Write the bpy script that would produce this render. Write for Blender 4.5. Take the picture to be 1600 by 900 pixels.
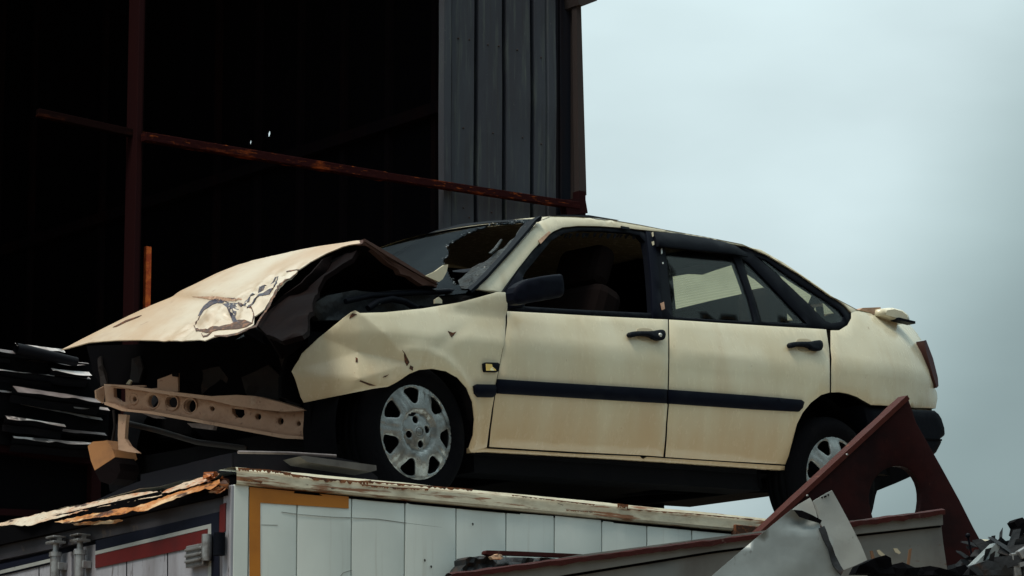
import bpy, bmesh, math, random
from mathutils import Vector, Matrix, noise
from mathutils.geometry import delaunay_2d_cdt
random.seed(7)
R = math.radians
for o in list(bpy.data.objects): bpy.data.objects.remove(o)
sc = bpy.context.scene
# ------------------------------------------------------------------ camera
F = 5850.0; PITCH = math.atan(1146 / F); CAMP = Vector((0, 0, 1.6))
cd = bpy.data.cameras.new('camera'); cam = bpy.data.objects.new('camera', cd)
sc.collection.objects.link(cam); sc.camera = cam
cam.location = CAMP; cam.rotation_euler = (math.pi / 2 + PITCH, 0, 0)
cd.sensor_width = 36; cd.lens = 36 * F / 1600; cd.clip_start = 0.5; cd.clip_end = 5000
sc.render.resolution_x = 1024; sc.render.resolution_y = 576
# ------------------------------------------------------------------ sky, sun, exposure
SUN_EL, SUN_AZ = R(62), R(-135)     # azimuth measured clockwise from +Y: behind the camera to the left
wd = bpy.data.worlds.new('World'); sc.world = wd; wd.use_nodes = True
nt = wd.node_tree; nt.nodes.clear()
def nn(t, tp, **kw):
    n = t.nodes.new(tp)
    for k, v in kw.items(): setattr(n, k, v)
    return n
out = nn(nt, 'ShaderNodeOutputWorld'); bg = nn(nt, 'ShaderNodeBackground'); bg.inputs[1].default_value = 0.1
sky = nn(nt, 'ShaderNodeTexSky', sky_type='NISHITA', sun_disc=False, sun_elevation=SUN_EL, sun_rotation=SUN_AZ)
sky.air_density = 1.0; sky.dust_density = 3.0
tc = nn(nt, 'ShaderNodeTexCoord'); sep = nn(nt, 'ShaderNodeSeparateXYZ')
nt.links.new(tc.outputs['Generated'], sep.inputs[0])
# overcast deck: brighter to the zenith, broken by large soft noise; thicker, greyer cloud towards the east
mp = nn(nt, 'ShaderNodeMapping'); mp.inputs['Scale'].default_value = (3.0, 3.0, 7.0); mp.inputs['Location'].default_value = (.4, .2, .1)
nz = nn(nt, 'ShaderNodeTexNoise'); nz.inputs['Scale'].default_value = 2.2; nz.inputs['Detail'].default_value = 5; nz.inputs['Roughness'].default_value = .45
nt.links.new(tc.outputs['Generated'], mp.inputs[0]); nt.links.new(mp.outputs[0], nz.inputs['Vector'])
def M_(op, a, b=None, clamp=False):
    n = nn(nt, 'ShaderNodeMath', operation=op, use_clamp=clamp)
    for i, v in enumerate((a, b)):
        if v is None: continue
        if isinstance(v, (int, float)): n.inputs[i].default_value = v
        else: nt.links.new(v, n.inputs[i])
    return n.outputs[0]
zen = M_('MULTIPLY_ADD', sep.outputs['Z'], 19.0); zen.node.inputs[2].default_value = 4.2
var = M_('MULTIPLY_ADD', nz.outputs[0], 0.8); var.node.inputs[2].default_value = 0.60
lum = M_('MULTIPLY', zen, var)
east = nn(nt, 'ShaderNodeMapRange', interpolation_type='SMOOTHSTEP'); ex_ = M_('MULTIPLY_ADD', sep.outputs['Z'], -.6); nt.links.new(M_('ADD', sep.outputs['X'], .12), ex_.node.inputs[2]); nt.links.new(ex_, east.inputs[0])
east.inputs[1].default_value = 0.075; east.inputs[2].default_value = 0.155; east.inputs[3].default_value = 1.0; east.inputs[4].default_value = 0.48
low = nn(nt, 'ShaderNodeMapRange', interpolation_type='SMOOTHSTEP'); nt.links.new(sep.outputs['Z'], low.inputs[0])
low.inputs[1].default_value = 0.13; low.inputs[2].default_value = 0.22; low.inputs[3].default_value = 0.0; low.inputs[4].default_value = 1.0
south = nn(nt, 'ShaderNodeMapRange', interpolation_type='SMOOTHSTEP'); nt.links.new(sep.outputs['Y'], south.inputs[0])   # unseen sky behind the camera, dimmed to add contrast on front faces
south.inputs[1].default_value = .35; south.inputs[2].default_value = -.6; south.inputs[3].default_value = 1.0; south.inputs[4].default_value = 0.55
eastl = M_('MULTIPLY', M_('MULTIPLY', lum, east.outputs[0]), south.outputs[0])
hue = nn(nt, 'ShaderNodeMix', data_type='RGBA'); nt.links.new(east.outputs[0], hue.inputs[0])
hue.inputs[6].default_value = (.70, 1.0, .98, 1); hue.inputs[7].default_value = (.79, .96, .98, 1)
cl = nn(nt, 'ShaderNodeMix', data_type='RGBA', blend_type='MULTIPLY'); cl.inputs[0].default_value = 1
nt.links.new(hue.outputs[2], cl.inputs[6]); nt.links.new(eastl, cl.inputs[7])
mx = nn(nt, 'ShaderNodeMix', data_type='RGBA'); mx.inputs[0].default_value = 0.9
nt.links.new(sky.outputs[0], mx.inputs[6]); nt.links.new(cl.outputs[2], mx.inputs[7])
nt.links.new(mx.outputs[2], bg.inputs[0]); nt.links.new(bg.outputs[0], out.inputs[0])
sd = bpy.data.lights.new('sun', 'SUN'); so = bpy.data.objects.new('sun', sd); sc.collection.objects.link(so)
sd.energy = 2.6; sd.angle = R(22); sd.color = (1, .90, .74)
sdir = Vector((math.sin(SUN_AZ) * math.cos(SUN_EL), math.cos(SUN_AZ) * math.cos(SUN_EL), math.sin(SUN_EL)))
so.rotation_euler = sdir.to_track_quat('Z', 'Y').to_euler(); so.location = sdir * 60
vs = sc.view_settings; vs.view_transform = 'Standard'; vs.look = 'None'; vs.gamma = 1; vs.use_curve_mapping = False
vs.exposure = 0.0
sc.render.engine = 'CYCLES'; sc.cycles.max_bounces = 6; sc.cycles.transparent_max_bounces = 12

# ------------------------------------------------------------------ materials
def mk(name, base, rough=.6, metal=0.0, var=(), bump=None, coat=0.0, spec=.5, rvar=0):
    """var: (colour, scale, lo, hi, stretch, amount) noise-masked layers over the base colour"""
    m = bpy.data.materials.new(name); m.use_nodes = True; t = m.node_tree
    p = t.nodes['Principled BSDF']; L = t.links.new
    p.inputs['Roughness'].default_value = rough; p.inputs['Metallic'].default_value = metal
    p.inputs['Specular IOR Level'].default_value = spec; p.inputs['Coat Weight'].default_value = coat; p.inputs['Coat Roughness'].default_value = .12
    c = nn(t, 'ShaderNodeTexCoord'); col = None
    rgb = nn(t, 'ShaderNodeRGB'); rgb.outputs[0].default_value = (*base, 1); col = rgb.outputs[0]
    for i, v in enumerate(var):
        colr, scale, lo, hi, st, amt = v
        mpp = nn(t, 'ShaderNodeMapping'); mpp.inputs['Scale'].default_value = st; mpp.inputs['Location'].default_value = (i * 3.7, i * 1.3, i * 5.1)
        n = nn(t, 'ShaderNodeTexNoise'); n.inputs['Scale'].default_value = scale; n.inputs['Detail'].default_value = 8; n.inputs['Roughness'].default_value = .62
        r = nn(t, 'ShaderNodeMapRange', interpolation_type='SMOOTHSTEP')
        r.inputs[1].default_value = lo; r.inputs[2].default_value = hi; r.inputs[3].default_value = 0; r.inputs[4].default_value = amt
        x = nn(t, 'ShaderNodeMix', data_type='RGBA')
        L(c.outputs['Object'], mpp.inputs[0]); L(mpp.outputs[0], n.inputs['Vector']); L(n.outputs[0], r.inputs[0])
        L(r.outputs[0], x.inputs[0]); L(col, x.inputs[6]); x.inputs[7].default_value = (*colr, 1); col = x.outputs[2]
        if i == 0 and rvar:
            rr = nn(t, 'ShaderNodeMapRange'); rr.inputs[1].default_value = 0.2; rr.inputs[2].default_value = .8
            rr.inputs[3].default_value = rough - rvar; rr.inputs[4].default_value = rough + rvar
            L(n.outputs[0], rr.inputs[0]); L(rr.outputs[0], p.inputs['Roughness'])
    L(col, p.inputs['Base Color'])
    if bump:
        n = nn(t, 'ShaderNodeTexNoise'); n.inputs['Scale'].default_value = bump[0]; n.inputs['Detail'].default_value = 6
        b = nn(t, 'ShaderNodeBump'); b.inputs['Strength'].default_value = bump[1]; b.inputs['Distance'].default_value = bump[2] if len(bump) > 2 else .01
        L(c.outputs['Object'], n.inputs['Vector']); L(n.outputs[0], b.inputs['Height']); L(b.outputs[0], p.inputs['Normal'])
    m['col'] = 1
    return m
U = (1, 1, 1)
RUST = (.20, .055, .015); DRUST = (.05, .015, .008)
def car_paint():
    m = mk('cream_paint', (.65, .605, .46), .25, 0, [((.22, .12, .06), 38, .66, .73, (1, 1, .5), .7), ((.53, .44, .27), 2.2, .35, .7, (1, 1, 1), .5),
        ((.40, .27, .13), 3.0, .50, .78, (2.5, 1, .5), .35), ((.30, .2, .12), 70, .66, .80, (1, 1, .3), .5)], bump=(5, .10, .02), coat=.25, rvar=.08)
    # road dirt thrown up over the lower doors: a film with its own ragged upper limit
    t = m.node_tree; p = t.nodes['Principled BSDF']; src = p.inputs['Base Color'].links[0].from_socket
    c = nn(t, 'ShaderNodeTexCoord'); s = nn(t, 'ShaderNodeSeparateXYZ'); t.links.new(c.outputs['Object'], s.inputs[0])
    n = nn(t, 'ShaderNodeTexNoise'); n.inputs['Scale'].default_value = 3.5; n.inputs['Detail'].default_value = 7
    mpp = nn(t, 'ShaderNodeMapping'); mpp.inputs['Scale'].default_value = (2.2, 1, .35); t.links.new(c.outputs['Object'], mpp.inputs[0]); t.links.new(mpp.outputs[0], n.inputs['Vector'])
    a = nn(t, 'ShaderNodeMath', operation='MULTIPLY_ADD'); a.inputs[1].default_value = .38; t.links.new(n.outputs[0], a.inputs[0]); t.links.new(s.outputs['Z'], a.inputs[2])
    r = nn(t, 'ShaderNodeMapRange', interpolation_type='SMOOTHSTEP'); t.links.new(a.outputs[0], r.inputs[0])
    r.inputs[1].default_value = .62; r.inputs[2].default_value = .12; r.inputs[3].default_value = 0; r.inputs[4].default_value = .85
    x = nn(t, 'ShaderNodeMix', data_type='RGBA'); t.links.new(r.outputs[0], x.inputs[0]); t.links.new(src, x.inputs[6]); x.inputs[7].default_value = (.45, .29, .16, 1)
    t.links.new(x.outputs[2], p.inputs['Base Color'])
    return m
paint = car_paint()
blackrim = mk('panel_gap', (.006, .005, .004), .9, spec=.05)
hoodm = mk('hood_paint', (.58, .51, .41), .40, 0, [((.46, .31, .19), 1.3, .36, .62, U, .85), ((.40, .30, .22), 6, .5, .75, (1, 1, 3), .4), ((.20, .10, .05), 45, .67, .73, U, .6), ((.25, .10, .05), 14, .62, .75, (1, 1, 1), .5)], bump=(7, .12, .02), coat=.1)
foilm = mk('torn_paint', (.50, .40, .27), .3, .15, [((.05, .055, .10), 16, .48, .56, (1, 1, 2), .95), ((.20, .06, .02), 20, .55, .62, U, .8)], bump=(40, .6, .02))
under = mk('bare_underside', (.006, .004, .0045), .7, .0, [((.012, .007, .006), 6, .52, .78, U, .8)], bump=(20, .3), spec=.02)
under2 = mk('exposed_edge_steel', (.075, .042, .036), .7, .0, [((.02, .012, .012), 6, .5, .75, U, .8)], bump=(20, .3), spec=.2)
primer = mk('dusty_tan_steel', (.40, .25, .17), .75, 0, [((.16, .085, .055), 5, .50, .72, U, .8), ((.10, .05, .03), 38, .60, .70, U, .7), ((.48, .36, .27), 12, .58, .75, U, .6)], bump=(40, .5))
blackp = mk('black_plastic', (.0035, .0045, .008), .5, 0, [((.012, .014, .018), 4, .5, .8, (1, 1, 3), .25)], bump=(60, .1), spec=.05)
blackm = mk('matte_black', (.004, .004, .005), .8, 0, [((.007, .006, .007), 5, .5, .8, U, .6)], bump=(15, .5), spec=.03)
trimm = mk('rub_strip_black', (.003, .004, .009), .5, 0, [((.007, .009, .014), 8, .5, .8, U, .4)], spec=.04)
rubber = mk('tyre_rubber', (.003, .003, .004), .85, 0, [((.010, .009, .009), 6, .5, .8, U, .6)], bump=(60, .3), spec=.03)
silver = mk('hubcap_silver', (.30, .31, .31), .28, .65, [((.05, .045, .04), 9, .42, .70, U, .8), ((.40, .41, .41), 14, .55, .8, U, .3)], bump=(40, .1), rvar=.08)
bare = mk('bare_aluminium', (.5, .5, .48), .4, .5)
seatm = mk('seat_fabric', (.004, .0035, .004), .95, 0, [((.006, .005, .005), 30, .4, .7, U, .6)])
seatb = mk('seat_brown', (.007, .0045, .0045), .95, spec=.05)
redl = mk('tail_lamp_red', (.045, .003, .005), .2, 0, coat=.5)
amber = mk('lamp_amber', (.75, .55, .18), .3, 0, [((.9, .85, .6), 40, .5, .55, U, .9)])
bodyw = mk('white_panel', (.74, .80, .77), .42, 0, [((.58, .64, .62), 1.2, .35, .7, (1, 1, .6), .7), ((.30, .27, .21), 3, .54, .8, (9, 1, .35), .40), ((.08, .06, .05), 60, .70, .76, (1, 1, .4), .6)], bump=(2.5, .08, .02))
railm = mk('rail_paint', (.66, .62, .48), .5, 0, [((.34, .27, .18), 6, .42, .7, (1, 1, 2), .7), ((.22, .07, .02), 5, .53, .60, (.7, 1, 9), .9), ((.05, .02, .01), 22, .66, .70, (.6, 1, 3), .9)], bump=(12, .3, .01))
railrust = mk('rail_rust', (.52, .36, .24), .6, 0, [((.42, .12, .022), 5, .42, .56, (1, .5, 4), .95), ((.05, .015, .008), 8, .53, .60, (1, .4, 5), .95)], bump=(25, .5, .01))
orange = mk('orange_stripe', (.48, .17, .012), .45, 0, [((.36, .12, .01), 5, .4, .7, U, .7), ((.5, .3, .1), 50, .68, .74, U, .5)])
redp = mk('red_paint', (.10, .006, .006), .5, 0, [((.05, .008, .01), 8, .45, .75, U, .7)])
navy = mk('navy_paint', (.006, .008, .018), .5, 0, [((.02, .02, .026), 9, .5, .8, U, .4)], spec=.2)
header = mk('header_grey', (.035, .035, .045), .6, 0, [((.012, .012, .016), 3, .4, .7, U, .8), ((.12, .09, .07), 12, .6, .7, U, .5)], bump=(8, .2))
doorw = mk('door_white', (.32, .33, .38), .5, 0, [((.15, .14, .15), 4, .4, .7, (1, 2, .5), .6), ((.05, .035, .03), 18, .60, .66, (1, 3, .5), .7)], bump=(6, .1))
chrome = mk('worn_zinc', (.34, .35, .36), .35, .6, [((.10, .08, .07), 12, .45, .7, U, .8)], bump=(30, .2))
corr = mk('weathered_sheet', (.032, .041, .058), .7, .0, [((.020, .022, .034), 1.1, .35, .65, (2, 1, .5), .8), ((.075, .095, .088), 6, .50, .75, (5, 1, .35), .75), ((.16, .18, .18), 70, .66, .74, (1, 1, .4), .6), ((.02, .02, .025), 4, .5, .75, (8, 1, .3), .6)], bump=(6, .15))
shedin = mk('dark_inner_sheet', (.004, .004, .007), .9, 0, [((.008, .007, .012), 1.5, .4, .7, (3, 3, .3), .6)], spec=.1)  # interior darkness is put into the colour, against sky light from the front
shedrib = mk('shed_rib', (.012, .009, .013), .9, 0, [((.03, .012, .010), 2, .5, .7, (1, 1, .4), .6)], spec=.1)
beamd = mk('shaded_beam', (.008, .003, .003), .85, 0, [((.07, .018, .007), 3, .52, .68, (1, 1, 3), .8)], bump=(40, .4), spec=.03)  # darker copy of the beam rust, painting the left end's fade into shade
darkend = mk('shaded_end_sheet', (.014, .017, .026), .8, 0, [((.022, .014, .016), 2, .45, .7, (4, 1, .3), .7)], spec=.1)  # dark colour stands in for the eave's shade on the end strip
rusty = mk('rusty_beam', (.022, .0045, .005), .85, 0, [((.30, .06, .011), 2.6, .53, .68, (1, 1, 3), .9), ((.42, .10, .018), 34, .58, .68, (.4, 1, 2), .5)], bump=(40, .4), spec=.05)
maroon = mk('maroon_steel', (.018, .005, .006), .8, 0, [((.025, .006, .006), 5, .5, .8, (1, 1, .3), .6)], spec=.05)
brightrust = mk('orange_rust', (.45, .06, .008), .85, 0, [((.75, .16, .02), 25, .45, .65, U, .8), ((.10, .02, .008), 14, .55, .7, U, .7)], bump=(60, .5))
trimb = mk('brown_trim', (.028, .018, .018), .8, 0, [((.012, .010, .011), 3, .4, .7, (1, 1, .3), .7)])
gus = mk('red_oxide_plate', (.022, .0042, .0045), .7, 0, [((.007, .0025, .0035), 3.5, .4, .65, U, .8), ((.09, .035, .025), 60, .66, .72, (1, 1, .4), .6), ((.035, .008, .006), 22, .62, .72, U, .5)], bump=(18, .2), spec=.08)
gusf = mk('red_oxide_flange', (.055, .0115, .008), .6, 0, [((.05, .012, .01), 7, .4, .7, U, .7), ((.20, .07, .04), 25, .62, .7, U, .6)], bump=(18, .3), spec=.12)
hopp = mk('grey_steel_face', (.17, .17, .16), .6, 0, [((.10, .09, .085), 3, .4, .7, (1, 1, .6), .8), ((.10, .04, .02), 14, .62, .70, (1, 1, 2), .7)], bump=(10, .15))
hopr = mk('red_rusty_rim', (.040, .009, .008), .7, 0, [((.03, .01, .01), 6, .45, .7, U, .8), ((.15, .10, .09), 20, .6, .7, U, .6)], bump=(30, .4), spec=.1)
galv = mk('galvanised', (.26, .30, .31), .45, .2, [((.17, .20, .21), 2.2, .35, .65, U, .8), ((.05, .045, .045), 22, .62, .70, (1, 1, .5), .6), ((.28, .29, .28), 7, .6, .8, (4, 1, .5), .4)], bump=(5, .25, .02))
galv2 = mk('galvanised_light', (.40, .42, .41), .45, .2, [((.30, .32, .32), 3, .4, .7, U, .8), ((.05, .045, .045), 26, .63, .70, (1, 1, .5), .6)], bump=(7, .2, .02))
scrapd = mk('dark_scrap', (.014, .016, .02), .55, .3, [((.08, .035, .02), 7, .55, .7, U, .8), ((.12, .13, .14), 5, .6, .75, U, .6)], bump=(20, .5))
sheetd = mk('dark_sheet_metal', (.006, .006, .009), .6, .0, [((.026, .019, .021), 3, .5, .8, U, .6)], bump=(5, .2), spec=.1)
lipm = mk('sheet_lip_lit', (.60, .56, .56), .45, 0, [((.20, .15, .14), 5, .42, .65, (1, 1, 1), .9), ((.02, .018, .02), 9, .56, .64, U, .9)], bump=(20, .3))  # pale colour paints in the light catching the folded edges
lipd = mk('sheet_lip_dark', (.22, .18, .18), .45, 0, [((.06, .045, .045), 4, .42, .65, U, .9), ((.10, .06, .05), 8, .6, .7, U, .7)], bump=(20, .3))
earth = mk('dry_earth', (.15, .10, .06), .95, 0, [((.10, .065, .04), .3, .4, .7, U, .8), ((.19, .14, .09), 2, .5, .8, U, .6)], bump=(3, .6, .05))
foam = mk('ochre_plastic', (.32, .14, .05), .8, 0, [((.10, .05, .03), 6, .45, .7, U, .7)], bump=(12, .2))
stripm = mk('grey_strip', (.10, .095, .09), .6, 0, [((.04, .035, .035), 6, .45, .7, U, .7)])
recm = mk('recess_shade_tan', (.40, .34, .23), .5)  # flat darker patch; the shade of the handle recess is in its colour
chip = mk('pale_chip', (.42, .38, .28), .8); stick = mk('wood_splinter', (.16, .085, .045), .85)
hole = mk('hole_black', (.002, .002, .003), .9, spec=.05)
rustcrack = mk('rust_crack', (.05, .018, .008), .9, 0, [((.16, .05, .015), 60, .5, .6, U, .9)])

def glass(name, tint, rough=.06, gl=(1, 1, 1), fac=1.0, stripes=False, dirt=.0):
    m = bpy.data.materials.new(name); m.use_nodes = True; t = m.node_tree; t.nodes.clear(); L = t.links.new
    o = nn(t, 'ShaderNodeOutputMaterial'); tr = nn(t, 'ShaderNodeBsdfTransparent'); g = nn(t, 'ShaderNodeBsdfGlossy')
    g.inputs['Roughness'].default_value = rough; g.inputs['Color'].default_value = (*gl, 1); tr.inputs[0].default_value = (*tint, 1)
    lw = nn(t, 'ShaderNodeLayerWeight'); lw.inputs[0].default_value = .5; fr = nn(t, 'ShaderNodeMath', operation='POWER'); fr.inputs[1].default_value = 4.0; L(lw.outputs['Facing'], fr.inputs[0])
    a = nn(t, 'ShaderNodeMixShader'); ml = nn(t, 'ShaderNodeMath', operation='MULTIPLY'); ml.inputs[1].default_value = fac
    L(fr.outputs[0], ml.inputs[0]); L(ml.outputs[0], a.inputs[0]); L(tr.outputs[0], a.inputs[1]); L(g.outputs[0], a.inputs[2])
    d = nn(t, 'ShaderNodeBsdfDiffuse'); d.inputs[0].default_value = (.07, .09, .10, 1)
    b = nn(t, 'ShaderNodeMixShader'); n = nn(t, 'ShaderNodeTexNoise'); n.inputs['Scale'].default_value = 7; n.inputs['Detail'].default_value = 9
    r = nn(t, 'ShaderNodeMapRange'); r.inputs[1].default_value = .35; r.inputs[2].default_value = .8; r.inputs[3].default_value = dirt * .3; r.inputs[4].default_value = dirt * 1.6
    c = nn(t, 'ShaderNodeTexCoord'); L(c.outputs['Object'], n.inputs['Vector']); L(n.outputs[0], r.inputs[0]); L(r.outputs[0], b.inputs[0]); L(a.outputs[0], b.inputs[1]); L(d.outputs[0], b.inputs[2])
    if stripes:   # heater lines printed on the glass
        w = nn(t, 'ShaderNodeTexWave', bands_direction='X'); w.inputs['Scale'].default_value = 19; w.inputs['Distortion'].default_value = 1.2; w.inputs['Detail Scale'].default_value = 5
        L(c.outputs['Object'], w.inputs['Vector'])
        rr = nn(t, 'ShaderNodeMapRange'); rr.inputs[1].default_value = .0; rr.inputs[2].default_value = .35; rr.inputs[3].default_value = .86; rr.inputs[4].default_value = 1
        mu = nn(t, 'ShaderNodeMix', data_type='RGBA', blend_type='MULTIPLY'); mu.inputs[0].default_value = 1; mu.inputs[6].default_value = (*tint, 1)
        L(w.outputs[0], rr.inputs[0]); L(rr.outputs[0], mu.inputs[7]); L(mu.outputs[2], tr.inputs[0])
    L(b.outputs[0], o.inputs[0]); return m
glass_side = glass('tinted_side_glass', (.93, .95, .93), dirt=.03, fac=.8)
glass_rear = glass('heated_rear_glass', (.80, .76, .62), stripes=True, dirt=.04)
glass_ws = glass('shattered_windscreen', (.14, .16, .18), rough=.35, gl=(.28, .32, .36), dirt=.09, fac=.35)
glass_dark = glass('blackout_glass', (.004, .004, .005), fac=.2)  # near-opaque tint, added to stop sky showing through the far panes

# ------------------------------------------------------------------ frames: a place in the world and the way back from the photograph
def pixdir(px, py):
    a = math.pi / 2 + PITCH; c = Vector(((px - 800) / F, (450 - py) / F, -1))
    return Matrix.Rotation(a, 3, 'X') @ c
class Frame:
    def __init__(s, O, th=0, al=0, roll=0):
        s.O = Vector(O); th = R(th); al = R(al)
        X = Vector((math.cos(th) * math.cos(al), math.sin(th) * math.cos(al), math.sin(al))); Y = Vector((-math.sin(th), math.cos(th), 0)); Z = X.cross(Y)
        if roll:
            q = Matrix.Rotation(R(roll), 3, X); Y = q @ Y; Z = q @ Z
        s.M = Matrix((X, Y, Z)); s.mat = Matrix.Translation(s.O) @ s.M.transposed().to_4x4()
    def ray(s, px, py): return s.M @ (CAMP - s.O), s.M @ pixdir(px, py)
    def hit(s, px, py, k, v):
        o, d = s.ray(px, py); return o + d * ((v - o[k]) / d[k])
    def plane(s, px, py, p, n):
        o, d = s.ray(px, py); return o + d * ((p - o).dot(n) / d.dot(n))
    def w(s, p): return s.O + s.M.transposed() @ Vector(p)
WF = Frame((0, 0, 0))
C = sc.collection
def link_mesh(name, vs_, fs, mat, parent=None, smooth=None, frame=None):
    me = bpy.data.meshes.new(name); me.from_pydata([tuple(v) for v in vs_], [], fs)
    mats = mat if isinstance(mat, (list, tuple)) else [mat]
    for m in mats: me.materials.append(m)
    if smooth is True: me.polygons.foreach_set('use_smooth', [True] * len(me.polygons))
    elif smooth: me.polygons.foreach_set('use_smooth', smooth)
    me.update()
    o = bpy.data.objects.new(name, me); C.objects.link(o)
    if parent: o.parent = parent
    elif frame: o.matrix_world = frame.mat
    return o
def tag(o, label=None, cat=None, group=None, kind=None):
    if label: o['label'] = label
    if cat: o['category'] = cat
    if group: o['group'] = group
    if kind: o['kind'] = kind
    return o
def empty(name, frame, label, cat, group=None):
    o = bpy.data.objects.new(name, None); C.objects.link(o); o.empty_display_size = .2
    o.matrix_world = frame.mat; return tag(o, label, cat, group)

class MB:                                  # plain builder: boxes, bars, tubes, quads
    def __init__(s): s.v = []; s.f = []; s.sm = []
    def add(s, vs_, fs, sm=False):
        b = len(s.v); s.v += [Vector(x) for x in vs_]; s.f += [tuple(i + b for i in f) for f in fs]; s.sm += [sm] * len(fs); return s
    def box(s, a, b, bev=0):
        x0, y0, z0 = a; x1, y1, z1 = b
        bm = bmesh.new(); bmesh.ops.create_cube(bm, size=1)
        for v in bm.verts: v.co = Vector((x0 + (v.co.x + .5) * (x1 - x0), y0 + (v.co.y + .5) * (y1 - y0), z0 + (v.co.z + .5) * (z1 - z0)))
        if bev: bmesh.ops.bevel(bm, geom=bm.edges[:], offset=bev, segments=2, affect='EDGES', profile=.5)
        bm.verts.index_update(); s.add([v.co for v in bm.verts], [[v.index for v in f.verts] for f in bm.faces]); bm.free(); return s
    def bar(s, p, q, w, h, up=(0, 0, 1), bev=0):
        p = Vector(p); q = Vector(q); d = (q - p); L = d.length; d.normalize(); up = Vector(up)
        a = d.cross(up).normalized(); b = a.cross(d).normalized(); k = len(s.v); s.box((0, -w / 2, -h / 2), (L, w / 2, h / 2), bev)
        for i in range(k, len(s.v)): v = s.v[i]; s.v[i] = p + d * v.x + a * v.y + b * v.z
        return s
    def tube(s, pts, r, n=10, cap=True):
        pts = [Vector(p) for p in pts]; rs = r if isinstance(r, (list, tuple)) else [r] * len(pts); rings = []; prev = None
        for i, p in enumerate(pts):
            d = (pts[min(i + 1, len(pts) - 1)] - pts[max(i - 1, 0)]).normalized()
            a = d.cross(Vector((0, 0, 1)) if abs(d.z) < .9 else Vector((0, 1, 0))).normalized()
            if prev is not None: a = (prev - d * prev.dot(d)).normalized()
            prev = a; b = d.cross(a); rings.append([p + (a * math.cos(t) + b * math.sin(t)) * rs[i] for t in [2 * math.pi * k / n for k in range(n)]])
        vs_ = [v for rg in rings for v in rg]; fs = [(i * n + k, i * n + (k + 1) % n, (i + 1) * n + (k + 1) % n, (i + 1) * n + k) for i in range(len(pts) - 1) for k in range(n)]
        s.add(vs_, fs, True)
        if cap: s.add(rings[0], [tuple(range(n))[::-1]]); s.add(rings[-1], [tuple(range(n))])
        return s
    def lathe(s, prof, n=48, c=(0, 0, 0)):  # axis along Y; prof (r, y)
        c = Vector(c); vs_ = [c + Vector((r * math.cos(2 * math.pi * k / n), y, r * math.sin(2 * math.pi * k / n))) for r, y in prof for k in range(n)]
        fs = [(i * n + k, i * n + (k + 1) % n, (i + 1) * n + (k + 1) % n, (i + 1) * n + k) for i in range(len(prof) - 1) for k in range(n)]
        return s.add(vs_, fs, True)
    def grid(s, nu, nv, fn, sm=True):
        return s.add([fn(i / (nu - 1), j / (nv - 1)) for i in range(nu) for j in range(nv)], [(i * nv + j, i * nv + j + 1, (i + 1) * nv + j + 1, (i + 1) * nv + j) for i in range(nu - 1) for j in range(nv - 1)], sm)
    def build(s, name, mat, parent=None, frame=None): return link_mesh(name, s.v, s.f, mat, parent, s.sm, frame)

def inside(p, poly):
    x, y = p; c = False; j = len(poly) - 1
    for i in range(len(poly)):
        xi, yi = poly[i]; xj, yj = poly[j]
        if (yi > y) != (yj > y) and x < (xj - xi) * (y - yi) / (yj - yi) + xi: c = not c
        j = i
    return c
def resample(poly, step):
    o = []
    for i in range(len(poly)):
        a = Vector(poly[i]); b = Vector(poly[(i + 1) % len(poly)]); n = max(1, int((b - a).length / step))
        for k in range(n): o.append(a.lerp(b, k / n))
    return o
def smoothpoly(poly, it=1):                # Chaikin
    for _ in range(it):
        o = []
        for i in range(len(poly)):
            a = Vector(poly[i]); b = Vector(poly[(i + 1) % len(poly)]); o += [a.lerp(b, .25), a.lerp(b, .75)]
        poly = o
    return poly
def ring2(cx, cy, rx, ry=None, n=28, a0=0): ry = ry or rx; return [(cx + rx * math.cos(a0 + 2 * math.pi * k / n), cy + ry * math.sin(a0 + 2 * math.pi * k / n)) for k in range(n)]
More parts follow.
